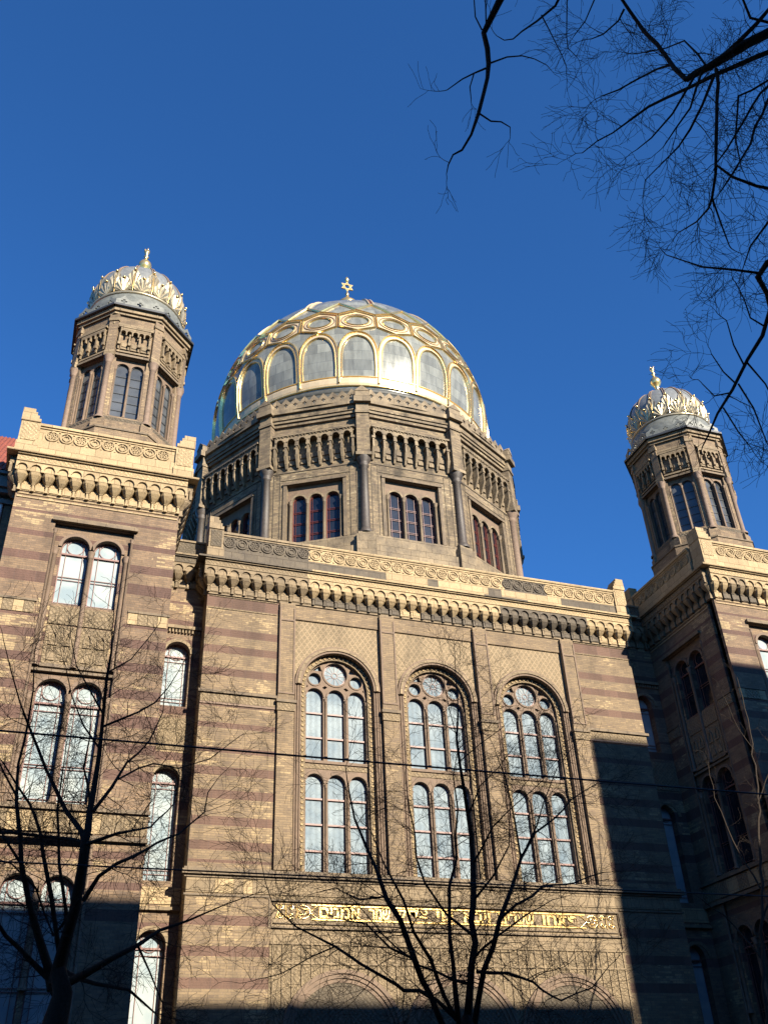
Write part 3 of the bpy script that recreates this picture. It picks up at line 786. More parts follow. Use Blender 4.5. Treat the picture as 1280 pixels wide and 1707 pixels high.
# ---- turrets on the towers -----------------------------------------
def turret(s):
    cx, cy = s*13.02, -1.44
    root = empty('turret', (cx, cy, 21.5), label=('left' if s < 0 else 'right')+' octagonal turret with fluted metal dome'); root.parent = B
    def fin(mb, name, mats): return keep(mb.build(name, mats), root)
    A = 1.98; tw = A*tan(pi/8)
    wall = MB(); tr = MB()
    for k in range(8):
        M = Tr(cx, cy, 0) @ Rz(45*k) @ Tr(0, -A, 0); wall.M = M; tr.M = M
        wall.plate(rect(-tw, tw, 24.25, 28.75), [rect(-.56, .56, 24.35, 27.22)[::-1]], 0, .16, 0)
        wall.plate(rect(-.56, .56, 24.35, 27.22), [arch(q*.265, .225, 24.36, 26.80, 12)[::-1] for q in (-1, 1)], .12, .26, 1)
        # pedestal zone
        t2 = (A+.22)*tan(pi/8)
        wall.box(-t2, t2, -.22, .3, 21.5, 23.55, 0); wall.box(-t2+.05, t2-.05, -.10, .3, 23.55, 24.05, 0)
        tr.box(-t2, t2, -.26, -.0, 23.55, 23.62, 0)
        wall.box(-tw-.02, tw+.02, -.05, .3, 24.05, 24.25, 2)
        # hood, jamb rolls, hanging arcade, cornice
        tr.box(-.62, .62, -.12, 0, 27.22, 27.32, 0)
        for q in (-1, 0, 1): colonnette(tr, q*.53, .06, 24.36, 26.75, .045, 1, 8)
        n = 5; w2 = .60
        for i in range(n):
            c = -w2+.15+(2*w2-.3)*i/(n-1)
            r = .105
            pts = [(c-.1125, 28.22), (c-r*.85, 28.22), (c-r*.85, 28.36)]+[(c-r*.85*cos(pi*j/6), 28.36+r*.85*sin(pi*j/6)) for j in range(1, 6)]+[(c+r*.85, 28.36), (c+r*.85, 28.22), (c+.1125, 28.22), (c+.1125, 28.62), (c-.1125, 28.62)]
            tr.plate(pts, [], -.20, -.10, 2)
        tr.box(-w2-.05, w2+.05, -.22, 0, 28.60, 28.68, 2); tr.box(-w2, w2, -.10, 0, 28.50, 28.60, 2)
        for i in range(4):
            c = -w2+.04+(2*w2-.08)*i/3
            tr.box(c-.03, c+.03, -.18, 0, 27.85, 28.30, 2); tr.box(c-.05, c+.05, -.20, 0, 27.72, 27.85, 2); tr.box(c-.03, c+.03, -.12, 0, 27.55, 27.72, 2)
            if i < 3: tr.box(c+.08, c+.31, -.06, 0, 27.60, 27.95, 2); tr.box(c+.12, c+.27, -.09, -.06, 27.70, 27.88, 2)
        tr.box(-w2, w2, -.09, 0, 27.42, 27.50, 2)
        for z0, z1, a in ((28.78, 28.90, .10), (28.90, 29.30, .07), (29.30, 29.42, .16), (29.42, 29.60, .24)):
            ta = (A+a)*tan(pi/8); tr.box(-ta, ta, -a, .2, z0, z1, 2 if z0 != 28.9 else 3)
        ta = (A+.36)*tan(pi/8); tr.box(-ta, ta, -.36, .3, 29.60, 29.70, 4)
    fin(wall, 'turret_wall', [M_turb, M_redstone, M_rd]); fin(tr, 'carved_trim', [M_ledge, M_redstone, M_tm, M_turb, M_gutter])
    for k in range(8):
        Mc = Tr(cx, cy, 0) @ Rz(45*k+22.5)
        mb = MB(Mc @ Tr(0, -2.13, 0))
        mb.box(-.24, .24, -.14, .3, 21.9, 24.0, 1); mb.box(-.20, .20, -.10, .25, 24.0, 24.1, 2)
        colonnette(mb, 0, 0, 24.1, 27.15, .11, 0, 12, .19)
        mb.box(-.19, .19, -.13, .25, 27.15, 27.40, 2); mb.box(-.17, .17, -.10, .25, 27.40, 28.95, 1); mb.box(-.20, .20, -.14, .25, 28.95, 29.10, 2); mb.box(-.18, .18, -.12, .25, 29.10, 29.45, 1)
        mb.box(-.22, .22, -.20, .25, 29.45, 29.60, 2)
        fin(mb, 'corner_column', [M_pinkst, M_turb, M_tm])
        M = Tr(cx, cy, 0) @ Rz(45*k) @ Tr(0, -A, 0); mb = MB(M)
        for q in (-1, 1):
            bars(mb, q*.265, .222, 24.37, 26.80, .21, hz=[24.37+.41*j for j in range(1, 6)], vx=(), frame=.018, w=.012)
            mb.plate(arch(q*.265, .225, 24.37, 26.80, 10), [], .225, None, 1)
        fin(mb, 'turret_window', [M_gutter, M_glt])
    # cresting with cut-out crosses
    mb = MB()
    for k in range(8):
        mb.M = Tr(cx, cy, 0) @ Rz(45*k) @ Tr(0, -A-.24, 0); ta = (A+.24)*tan(pi/8)
        n = 3; wv = 2*ta/n; top = []
        for i in range(n):
            a = -ta+wv*i; top += [(a, 30.02), (a+wv*.25, 30.08), (a+wv*.5, 30.26), (a+wv*.75, 30.08)]
        top.append((ta, 30.02))
        holes = []
        for i in range(n):
            c = -ta+wv*(i+.5); z = 29.93; d = .045; w = .12
            holes.append([(c-d, z-w), (c+d, z-w), (c+d, z-d), (c+w, z-d), (c+w, z+d), (c+d, z+d), (c+d, z+w), (c-d, z+w), (c-d, z+d), (c-w, z+d), (c-w, z-d), (c-d, z-d)][::-1])
        mb.plate([(-ta, 29.70), (ta, 29.70)]+top[::-1], holes, 0, .05, 0)
    fin(mb, 'pierced_cresting', [M_zincg])
    mb = MB(); mb.lathe([(2.10, 29.72), (2.04, 30.15), (1.98, 30.45), (1.96, 30.62), (1.90, 30.66), (1.93, 30.80), (1.84, 30.90)], cx, cy, 48, 0)
    mb.lathe([(2.15, 29.72), (.1, 29.73)], cx, cy, 24, 0)
    fin(mb, 'base_drum', [M_zincg])
    # dome
    zc, a_, H = 31.72, 1.91, 1.90
    def rad(z):
        if z >= zc: return a_*sqrt(max(0, 1-((z-zc)/H)**2))
        return 1.83+(a_-1.83)*sin(pi/2*(z-30.9)/(zc-30.9))
    zs = [30.88+.12*i for i in range(8)]+[zc+H*sin(pi/2*i/12) for i in range(1, 13)]
    dome = MB(); dome.lathe([(rad(z) if i < len(zs)-1 else .02, z) for i, z in enumerate(zs)], cx, cy, 48, 0); dm = fin(dome, 'turret_dome', [M_zincp])
    def P(az, z, off=0):
        r = rad(z); dz = .02; nr = 1.0; g = (rad(min(z+dz, zc+H*.999))-rad(z-dz))/(2*dz); L_ = sqrt(1+g*g)
        r += off/L_; z2 = z-off*g/L_
        return (cx+r*sin(az), cy-r*cos(az), z2)
    mb = MB(); mb.lathe([(1.85, 30.83), (1.95, 30.86), (1.96, 30.95), (1.85, 30.98)], cx, cy, 48, 0)
    random.seed(5)
    for row, (zb, h, da, n) in enumerate(((30.98, .72, 0, 16), (31.02, 1.22, pi/16, 16))):
        for k in range(n):
            az0 = 2*pi*k/n+da
            # fluted fan of metal following the dome
            nj = 13; ts = (.10, .35, .62, .84, .97, 1.0); vs = []; fs = []
            for j in range(nj):
                th = radians(-78+156*j/(nj-1)); q = abs(th)/radians(78)
                for t in ts:
                    R_ = t*h*(1-.30*q*q) if row == 0 else t*h*(1-.42*q**1.5)
                    x = R_*sin(th)*(.62 if row == 0 else .34); z = zb+R_*cos(th)*(1 if row == 0 else .98)
                    o = .02+(.045 if j % 2 else .0)*min(1, t*1.6)+.03*max(0, t-.7)/.3
                    vs.append(P(az0+x/max(1.0, rad(z)), z, o+(.03 if row == 0 else 0)))
            m = len(ts)
            for j in range(nj-1):
                for i in range(m-1): fs.append((j*m+i, (j+1)*m+i, (j+1)*m+i+1, j*m+i+1))
            mb.add(vs, fs, 0, False)
            zt = zb+h*.98
            mb.lathe([(.001, zt-.06), (.05, zt-.03), (.06, zt+.01), (.04, zt+.04), (.001, zt+.05)], P(az0, zt, .11)[0], P(az0, zt, .11)[1], 6, 1)
            if row == 1: mb.tube([P(az0, zb+h*.75*j/4, .07) for j in range(5)], .022, 4, 1)
    keep(mb.build('gilded_palmettes', [M_goldp, M_gold]), root)
    mb = MB()
    for k in range(16):
        az = 2*pi*k/16+pi/16
        for d in (-.045, .045):
            mb.tube([P(az+d/max(.35, rad(z)), z, .02) for z in [32.1+(zc+H*.985-32.1)*j/8 for j in range(9)]], .028, 4, 0)
    fin(mb, 'dome_ribs', [M_pinkst])
    mb = MB(); z0 = zc+H
    mb.lathe([(.30, z0-.10), (.34, z0-.02), (.22, z0+.08), (.12, z0+.25), (.11, z0+.55), (.14, z0+.72), (.24, z0+.86), (.285, z0+0.977), (.27, z0+1.135), (.18, z0+1.283), (.08, z0+1.395), (.06, z0+1.544), (.12, z0+1.600), (.05, z0+1.655), (.05, z0+1.730), (.10, z0+1.841), (.13, z0+1.972), (.09, z0+1.981), (.001, z0+1.906)], cx, cy, 14, 0)
    for k in range(4):
        a = pi/2*k+.3; mb.lathe([(.001, z0+1.953), (.035, z0+2.000), (.02, z0+2.083), (.001, z0+2.139)], cx+.10*cos(a), cy+.10*sin(a), 6, 0)
    fin(mb, 'gilded_finial', [M_gold])
for s in (-1, 1): turret(s)

# ---- twelve-sided drum ---------------------------------------------
YD = 9.594
def drum():
    A = 8.45; tw = A*tan(pi/12)
    root = empty('dome_drum', (0, YD, 21)); root.parent = B
    def fin(mb, name, mats): return keep(mb.build(name, mats), root)
    wall = MB(); arc = MB(); cor = MB()
    random.seed(8)
    for k in range(12):
        M = Tr(0, YD, 0) @ Rz(30*k) @ Tr(0, -A, 0)
        for m in (wall, arc, cor): m.M = M
        wall.plate(rect(-tw, tw, 24.1, 28.25), [rect(-1.30, 1.30, 24.16, 27.30)[::-1]], 0, .22, 0)
        wall.plate(rect(-1.30, 1.30, 24.16, 27.30), [arch(q*.77, .31, 24.17, 26.46, 14)[::-1] for q in (-1, 0, 1)], .18, .38, 2)
        wall.box(-tw, tw, 0, .3, 28.25, 31.0, 0)
        tb = (A+.25)*tan(pi/12)
        wall.box(-tb, tb, -.25, .3, 21.0, 23.5, 1); wall.box(-tw-.03, tw+.03, -.12, .3, 23.5, 24.1, 1)
        # window surround: dark roll and flank strips outlined in dark brick
        for x0, x1, z0, z1, p, m in ((-1.46, -1.30, 24.16, 27.30, .06, 1), (1.30, 1.46, 24.16, 27.30, .06, 1), (-1.46, 1.46, 27.30, 27.44, .10, 1)):
            arc.box(x0, x1, -p, 0, z0, z1, m)
        for q in (-1, 1):
            for x in (1.62, 1.92): arc.box(q*x-.012, q*x+.012, -.02, 0, 24.2, 27.95, 2)
            arc.box(q*1.77-.15, q*1.77+.15, -.02, 0, 27.95, 27.975, 2)
        arc.box(-1.6, 1.6, -.02, 0, 27.60, 27.63, 2); arc.box(-1.95, 1.95, -.03, 0, 28.02, 28.05, 2)
        for q in (-1.5, -.5, .5, 1.5): colonnette(arc, q*.77, .12, 24.17, 26.45, .07, 1, 8)
        for q in (-1, 0, 1): ringplate(arc, q*.77, 26.46, .31, .40, .13, .18, 3, 14)
        # hanging arcade
        n = 7; sp = .53; md = 4 if k in (11, 10) else 5
        for i in range(n):
            c = (i-3)*sp; r = .19
            pts = [(c-sp/2, 29.40), (c-r, 29.40), (c-r, 29.58)]+[(c-r*cos(pi*j/8), 29.58+r*sin(pi*j/8)) for j in range(1, 8)]+[(c+r, 29.58), (c+r, 29.40), (c+sp/2, 29.40), (c+sp/2, 29.92), (c-sp/2, 29.92)]
            arc.plate(pts, [], -.34, -.24, 3)
            ringplate(arc, c, 29.58, r-.03, r+.03, -.37, -.34, 3, 8)
            for j in (-1, 0, 1): arc.box(c+j*.15-.03, c+j*.15+.03, -.38, -.34, 29.86, 29.93, 3)
            arc.box(c-.15, c+.15, -.05, 0, 28.75, 28.98, 1); arc.box(c-.12, c+.12, -.07, 0, 28.40, 28.62, 3)
        for i in range(n+1):
            c = (i-3.5)*sp
            arc.box(c-.085, c+.085, -.36, 0, 29.30, 29.42, 3); arc.box(c-.045, c+.045, -.33, -.05, 28.78, 29.30, 3)
            vs = [(c-.07, -.35, 28.78), (c+.07, -.35, 28.78), (c+.07, 0, 28.78), (c-.07, 0, 28.78), (c-.04, -.10, 28.20), (c+.04, -.10, 28.20), (c+.04, 0, 28.20), (c-.04, 0, 28.20)]
            arc.add(vs, [(0, 1, 5, 4), (1, 2, 6, 5), (3, 0, 4, 7), (4, 5, 6, 7), (0, 3, 2, 1)], 3)
        arc.box(-1.9, 1.9, -.24, 0, 29.80, 29.92, 3); arc.box(-1.95, 1.95, -.40, 0, 29.92, 30.02, 3)
        for z0, z1, a, m in ((30.10, 30.16, .05, 0), (30.72, 30.90, .12, 0), (30.90, 31.05, .20, 1), (31.05, 31.34, .26, 0), (31.34, 31.58, .38, 1)):
            ta = (A+a)*tan(pi/12); cor.box(-ta, ta, -a, .3, z0, z1, m)
        # cresting
        ta = (A+.22)*tan(pi/12); nn = 9; wv = 2*(ta-.25)/nn; top = []
        holes = []
        for i in range(nn):
            a = -ta+.25+wv*i; top += [(a, 32.06), (a+wv*.5, 32.36)]
            c = a+wv*.5; z = 31.94; d = .035; w = .10
            if i != 4 or True: holes.append([(c-d, z-w*1.3), (c+d, z-w*1.3), (c+d, z-d), (c+w, z-d), (c+w, z+d), (c+d, z+d), (c+d, z+w), (c-d, z+w), (c-d, z+d), (c-w, z+d), (c-w, z-d), (c-d, z-d)][::-1])
        top.append((ta-.25, 32.06))
        cor.M = Tr(0, YD, 0) @ Rz(30*k) @ Tr(0, -A-.24, 0)
        cor.plate([(-ta, 31.58), (ta, 31.58)]+[(ta, 32.06)]+top[::-1]+[(-ta, 32.06)], holes, 0, .08, 1)
    fin(wall, 'drum_wall', [M_drumb, M_drums, M_redstone]); fin(arc, 'hanging_arcade', [M_tm, M_ledge, M_td, M_drums]); fin(cor, 'pierced_cornice', [M_drumb, M_drums])
    R = A/cos(pi/12)
    for k in range(12):
        mb = MB(Tr(0, YD, 0) @ Rz(30*k+15) @ Tr(0, -R, 0))
        mb.box(-.42, .42, -.32, .3, 21.0, 23.95, 1); mb.box(-.35, .35, -.24, .3, 23.95, 24.12, 1)
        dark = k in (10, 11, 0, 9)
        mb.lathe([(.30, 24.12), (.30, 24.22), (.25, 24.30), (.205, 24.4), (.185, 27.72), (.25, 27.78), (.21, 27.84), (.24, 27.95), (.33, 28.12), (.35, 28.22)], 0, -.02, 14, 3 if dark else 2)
        mb.box(-.36, .36, -.36, .3, 28.22, 28.38, 1); mb.box(-.30, .30, -.30, .3, 28.38, 30.72, 0)
        mb.box(-.34, .34, -.36, .3, 30.72, 30.86, 1); mb.box(-.30, .30, -.32, .3, 30.86, 31.30, 1); mb.box(-.40, .40, -.50, .3, 31.30, 31.62, 1)
        mb.box(-.34, .34, -.42, .1, 31.62, 31.98, 1)
        mb.plate([(-.36, 31.98), (.36, 31.98), (.18, 32.16), (0, 32.32), (-.18, 32.16)], [], -.44, -.2, 1)
        fin(mb, 'corner_column', [M_drumb, M_drums, M_pinkst, M_dkcol])
        mb = MB(Tr(0, YD, 0) @ Rz(30*k) @ Tr(0, -A, 0))
        for q in (-1, 0, 1):
            bars(mb, q*.77, .305, 24.18, 26.46, .30, hz=(24.75, 25.35, 25.95, 24.68, 25.28, 25.88), vx=(-.18, .18), w=.016, frame=.03)
            mb.plate(arch(q*.77, .31, 24.18, 26.46, 12), [], .32, None, 1)
        fin(mb, 'triple_window', [M_red, M_gld])
    mb = MB(); mb.lathe([(8.9, 31.5), (8.2, 31.75), (7.95, 32.7), (7.85, 33.05)], 0, YD, 72, 0); mb.lathe([(7.85, 33.05), (7.90, 33.1), (7.90, 33.3), (7.66, 33.4), (7.55, 33.6)], 0, YD, 72, 0)
    fin(mb, 'dome_base_roof', [M_baseroof])
drum()

# ---- the great dome ------------------------------------------------
def great_dome():
    zc, a_, HU, HL = 36.3, 7.8, 8.25, 10.7
    root = empty('great_dome', (0, YD, 33.8)); root.parent = B
    def fin(mb, name, mats): return keep(mb.build(name, mats), root)
    def rad(z):
        h = HU if z > zc else HL
        return a_*sqrt(max(0, 1-((z-zc)/h)**2))
    def P(az, z, off=0):
        h = HU if z > zc else HL
        r = rad(z); nr, nz = r/a_**2, (z-zc)/h**2; l = hypot(nr, nz); nr /= l; nz /= l
        r2 = r+off*nr
        return Vector((r2*sin(az), YD-r2*cos(az), z+off*nz))
    mb = MB(); prof = [(rad(z), z) for z in [33.4+.29*i for i in range(10)]]+[(rad(zc+HU*sin(pi/2*i/28)), zc+HU*sin(pi/2*i/28)) for i in range(1, 28)]+[(.02, zc+HU)]
    mb.lathe(prof, 0, YD, 96, 0); fin(mb, 'dome_shell', [M_domez])
    def strip(mb, path, w, h, mat=0, closed=False, base=0):
        """raised band along (az,z) path lying on the dome"""
        n = len(path); vs = []; fs = []
        for i, (az, z) in enumerate(path):
            if closed: p0, p1 = path[(i-1) % n], path[(i+1) % n]
            else: p0, p1 = path[max(i-1, 0)], path[min(i+1, n-1)]
            t = (P(*p1)-P(*p0)); t.normalize(); c = P(az, z); nrm = (P(az, z, 1)-c).normalized(); sd = nrm.cross(t).normalized()
            for a, b in ((-.5, base-.02), (-.5, h*.35), (-.22, h*.85), (.22, h*.85), (.5, h*.35), (.5, base-.02)):
                vs.append(tuple(c+sd*(a*w)+nrm*b))
        for i in range(n if closed else n-1):
            j = (i+1) % n
            for k in range(5): fs.append((i*6+k, j*6+k, j*6+k+1, i*6+k+1))
        mb.add(vs, fs, mat, False)
    st = radians(15); off = radians(-15)
    g = MB(); cr = MB()
    # base rings
    strip(cr, [(2*pi*i/96, 34.0) for i in range(96)], .50, .07, 0, True)
    strip(g, [(2*pi*i/96, 33.74) for i in range(96)], .08, .12, 0, True); strip(g, [(2*pi*i/96, 34.27) for i in range(96)], .06, .10, 0, True)
    for k in range(24):
        az = k*st+off; hw = st*.422
        # ogee-headed frame of each gore: inner cream moulding and outer bright roll
        def path(hw, z0, zs, zt, n=9):
            L = [(az-hw, z0), (az-hw*1.02, (z0+zs)/2), (az-hw, zs)]
            for i in range(1, n):
                t = i/n; L.append((az-hw*cos(t*pi/2)**.85, zs+(zt-zs)*sin(t*pi/2)**.95))
            L.append((az, zt+.03))
            return L+[(2*az-a, z) for a, z in L[-2::-1]]
        strip(g, path(hw*.985, 34.28, 35.45, 36.98), .085, .11, 0)
        strip(cr, path(st*.458, 33.95, 35.5, 37.12), .235, .06, 1)
        strip(g, path(st*.490, 33.9, 35.55, 37.27), .10, .15, 0)
        # hexagon with oval panel
        hexa = [(az, 37.36), (az+st/2, 37.74), (az+st/2, 38.86), (az, 39.30), (az-st/2, 38.86), (az-st/2, 37.74)]
        def dens(L, m=3): return [(L[i][0]+(L[(i+1) % len(L)][0]-L[i][0])*j/m, L[i][1]+(L[(i+1) % len(L)][1]-L[i][1])*j/m) for i in range(len(L)) for j in range(m)]
        strip(g, dens([(az+(a-az)*.93, 38.31+(z-38.31)*.93) for a, z in hexa]), .10, .12, 0, True)
        # cream field between hexagon and oval
        n = 24; vs = []; fs = []
        zc2 = 38.31
        for i in range(n):
            t = 2*pi*i/n; ca, sa = cos(t), sin(t)
            ox, oz = .64*ca, .46*sa
            # hexagon radius along direction
            ex = (st/2*7.45*.93); L_ = 9
            for (x0, z0), (x1, z1) in zip([(0, -.93), (ex, -.53), (ex, .53), (0, .93), (-ex, .53), (-ex, -.53)], [(ex, -.53), (ex, .53), (0, .93), (-ex, .53), (-ex, -.53), (0, -.93)]):
                d = ca*(z1-z0)-sa*(x1-x0)
                if abs(d) < 1e-9: continue
                tt = (x0*(z1-z0)-z0*(x1-x0))/d
                if tt > 0: L_ = min(L_, tt)
            vs.append(tuple(P(az+ox/7.45, zc2+oz, .035))); vs.append(tuple(P(az+ca*L_/7.45, zc2+sa*L_, .035)))
        for i in range(n):
            j = (i+1) % n; fs.append((2*i, 2*i+1, 2*j+1, 2*j))
        cr.add(vs, fs, 0, False)
        strip(g, [(az+.62*cos(2*pi*i/24)/7.45, zc2+.45*sin(2*pi*i/24)) for i in range(24)], .08, .10, 0, True)
        strip(g, [(az+.80*cos(2*pi*i/24)/7.45, zc2+.60*sin(2*pi*i/24)) for i in range(24)], .05, .085, 1, True)
        # upper zigzag and meridian ribs
        strip(g, [(az-st/2, 38.98), (az-st/4, 39.2), (az, 39.45), (az+st/4, 39.2), (az+st/2, 38.98)], .08, .13, 0)
        strip(g, [(az+st/2*i/3, 39.5+.95*i/3) for i in range(4)], .11, .13, 0); strip(g, [(az-st/2*i/3, 39.5+.95*i/3) for i in range(4)], .11, .13, 0)
        if k % 2 == 0:
            for d in (-1, 1):
                strip(cr, [(az+st/2+d*.12/max(.5, rad(z)), z) for z in [40.4+(zc+HU*.997-40.4)*(1-(1-i/14)**1.8) for i in range(15)]], .10, .12, 1)
            strip(cr, [(az+st/2, z) for z in [40.4+(zc+HU*.997-40.4)*(1-(1-i/14)**1.8) for i in range(15)]], .09, .07, 2)
    fin(g, 'gilded_ribs', [M_gold, M_redstone]); fin(cr, 'cream_mouldings', [M_cream, M_cream, M_red])
    z0 = zc+HU
    mb = MB(); mb.lathe([(1.0, z0-.25), (.95, z0+.1), (.55, z0+.5), (.42, 45.8), (.42, 46.9), (.50, 47.2), (.62, 47.45), (.62, 47.68), (.42, 47.92), (.22, 48.12), (.13, 48.35), (.08, 48.55), (.13, 48.62), (.06, 48.72)], 0, YD, 20, 0)
    fin(mb, 'finial_base', [M_gold])
    mb = MB(); c = 49.32; R = .46
    for sg in (1, -1):
        T = [(R*cos(radians(90+120*i)), c+sg*R*sin(radians(90+120*i))) for i in range(3)]; r2 = .70
        t2 = [(x*r2, c+(z-c)*r2) for x, z in T]
        mb.plate(T if sg > 0 else T[::-1], [t2[::-1] if sg > 0 else t2], YD-.045+.004*sg, YD+.045+.004*sg, 0)
    mb.lathe([(.05, 48.6), (.05, 48.88)], 0, YD, 8, 0); mb.lathe([(.03, 49.74), (.10, 49.82), (.15, 49.98), (.10, 50.14), (.02, 50.28)], 0, YD, 10, 0)
    fin(mb, 'gilded_star', [M_gold])
great_dome()

# ------------------------------------------------------------------ ground and street
def ground():
    mb = MB(); mb.add([(-900, -900, -.12), (900, -900, -.12), (900, 900, -.12), (-900, 900, -.12)], [(0, 1, 2, 3)], 0)
    mb.build('ground', [M_asph], kind='structure')
    mb = MB(); mb.box(-120, 120, -11.5, 30, -.115, .0, 0); mb.box(-120, 120, -11.65, -11.5, -.115, .012, 0)
    mb.build('pavement', [M_pave], kind='structure')
    mb = MB(); mb.box(-120, 120, -36, -27.5, -.115, .0, 0); mb.box(-120, 120, -27.5, -27.35, -.115, .012, 0)
    mb.build('pavement', [M_pave], kind='structure')
ground()

# neighbour on the left with a red roof
def neighbour():
    r = empty('neighbouring_house', (-22, -2, 0), label='red brick house with red tiled roof left of the left tower', category='building')
    def fin(mb, n, m): return keep(mb.build(n, m), r)
    mb = MB(); mb.box(-34, -16.30, -2.6, 8, 0, 20.3, 0); fin(mb, 'wall', [M_redb])
    mb = MB(); mb.box(-16.32, -15.99, -2.75, 2, 0, 20.6, 0); fin(mb, 'pier', [M_plainb])
    mb = MB()
    for z0, z1, p in ((20.3, 20.45, .25), (20.45, 20.62, .12), (20.62, 20.8, .4), (20.8, 21.25, .5), (21.25, 21.35, .62)):
        mb.box(-34, -16.02, -2.6-p, 8, z0, z1, 0)
    fin(mb, 'gutter_cornice', [M_zincg])
    mb = MB(); n = 26
    for i in range(120):
        x0 = -34+.15*i
        mb.tube([(x0, -3.1, 21.4), (x0, 2.5, 27.0)], .085, 5, 0)
    mb.add([(-34, -3.1, 21.38), (-16.1, -3.1, 21.38), (-16.1, 2.5, 26.98), (-34, 2.5, 26.98)], [(0, 1, 2, 3)], 0)
    mb.add([(-34, 2.5, 26.98), (-16.1, 2.5, 26.98), (-16.1, 8.3, 21.3), (-34, 8.3, 21.3)], [(0, 1, 2, 3)], 0)
    for rr in range(1, 18): z = 21.4+rr*.32; y = -3.1+rr*.32; mb.box(-34, -16.1, y-.06, y+.06, z-.01, z+.03, 0)
    fin(mb, 'tiled_roof', [M_tileroof])
    mb = MB(); mb.tube([(-16.42, -2.74, 20.5), (-16.42, -2.74, 0)], .06, 8, 0); fin(mb, 'downpipe', [M_white])
neighbour()

# houses across the street (they cast the long shadow on the lower facade)
def opposite(x0, x1, H, slant, lab):
    r = empty('street_house', ((x0+x1)/2, -38, 0), label=lab, category='building')
    def fin(mb, n, m): return keep(mb.build(n, m), r)
    mb = MB(); F = [(x0, -36), (x1, -36), (x1, -50), (x0+slant, -50)]
    mb.add([(x, y, -.1) for x, y in F]+[(x, y, H) for x, y in F], [(0, 1, 5, 4), (1, 2, 6, 5), (2, 3, 7, 6), (3, 0, 4, 7), (4, 5, 6, 7)], 0)
    fin(mb, 'wall', [M_opp])
    mb = MB(); mb.box(-.6, .6, 0, .04, 0, 1.9, 0); mb.box(-.75, .75, 0, .10, -.12, 0, 1); mb.box(-.04, .04, .04, .07, 0, 1.9, 1)
    me = mb.build('window', [M_gld, M_pave]).data; first = [o for o in COL.objects if o.data == me][0]; bpy.data.objects.remove(first)
    nx = 14; nz = int((H-7)/3.4)
    for i in range(nx):
        for j in range(nz):
            o = bpy.data.objects.new('window', me); COL.objects.link(o); o.parent = r
            o.location = (x0+(x1-x0)*(i+.5)/nx-r.location.x, 2.0, 4.5+3.4*j)
opposite(-60, 19.4, 23.75, 0, 'long plastered house row across the street from the domed building')
opposite(19.45, 62, 33.2, 6.5, 'taller plastered house across the street beyond the long row')

# ------------------------------------------------------------------ trees
RMIN = .0026
class Tree:
    def __init__(s, seed): s.r = random.Random(seed); s.limb = MB(); s.twig = MB(); s.n = 0
    def limbs(s, pts, rads):
        # densify with a little wobble
        P = []; R = []
        for i in range(len(pts)-1):
            a, b = Vector(pts[i]), Vector(pts[i+1]); k = max(1, int((b-a).length/.35))
            for j in range(k):
                t = j/k; p = a.lerp(b, t); w = (b-a).length*.018 if j else 0
                P.append(p+Vector((s.r.gauss(0, 1), s.r.gauss(0, 1), s.r.gauss(0, 1)))*w); R.append((rads[i]*(1-t)+rads[i+1]*t)*s.r.uniform(.93, 1.1))
        P.append(Vector(pts[-1])); R.append(rads[-1])
        s.limb.tube([tuple(p) for p in P], R, 7)
        return P, R
    def grow(s, p, d, length, r, depth, droop=0.0, kink=.17):
        step = max(.05, length/7); pts = [p.copy()]; rs = [r]; q = p.copy(); d = d.normalized()
        nseg = 7
        for i in range(nseg):
            d = (d+Vector((s.r.gauss(0, kink), s.r.gauss(0, kink), s.r.gauss(0, kink)+droop))).normalized()
            q = q+d*step*s.r.uniform(.8, 1.2); pts.append(q.copy()); rs.append(max(RMIN, r*(1-.75*(i+1)/nseg)))
            if depth > 0 and i >= 1 and s.r.random() < .78:
                side = d.cross(Vector((s.r.gauss(0, 1), s.r.gauss(0, 1), s.r.gauss(0, 1)))).normalized()
                s.grow(q, d*.75+side*s.r.uniform(.5, .95), length*s.r.uniform(.34, .62), rs[-1]*.72, depth-1, droop, kink)
        s.twig.tube([tuple(x) for x in pts], rs, 4 if depth else 3, 0, False); s.n += 1
    def sprout(s, P, R, per_m, length, depth, rmax=.012, t0=0.15, droop=0.0, fwd=.6):
        n = len(P)
        for i in range(max(1, int(n*t0)), n):
            seg = (P[i]-P[i-1]); L = seg.length
            k = per_m*L; k = int(k)+(1 if s.r.random() < k-int(k) else 0)
            d = seg.normalized()
            for _ in range(k):
                side = d.cross(Vector((s.r.gauss(0, 1), s.r.gauss(0, 1), s.r.gauss(0, 1)))).normalized()
                s.grow(P[i-1].lerp(P[i], s.r.random()), d*fwd+side, length*s.r.uniform(.45, 1.15), min(rmax, R[i]*.55), depth, droop)
        s.grow(P[-1], (P[-1]-P[-2]), length*.8, min(rmax, R[-1]), depth, droop)

def px_limb(T, uvr, proj, scale):
    pts = [proj(u, v) for u, v, r in uvr]; rad = [max(.005, r*scale) for u, v, r in uvr]
    return T.limbs(pts, rad)

def tree(name, base, label, limbs, trunk, proj, scale, seed, per_m, length, depth, rmax, droop=0.0, extra=None, bases=()):
    root = empty(name, base, label=label, category='tree', group='bare winter street trees')
    T = Tree(seed); tm = MB()
    tm.tube([tuple(p) for p, r in trunk], [r for p, r in trunk], 12, 0)
    keep(tm.build('trunk', [M_bark]), root)
    for L in limbs:
        k = 1.0
        if isinstance(L[0], float): k, L = L[0], L[1:]
        P, R = px_limb(T, L, proj, scale); T.sprout(P, R, per_m*k, length*(1 if k >= 1 else .7), depth if k >= .5 else 1, rmax, .2, droop)
    if extra: extra(T)
    keep(T.limb.build('limbs', [M_bark]), root)
    keep(T.twig.build('twigs', [M_bark]), root)
    print(name, 'twigs', T.n)

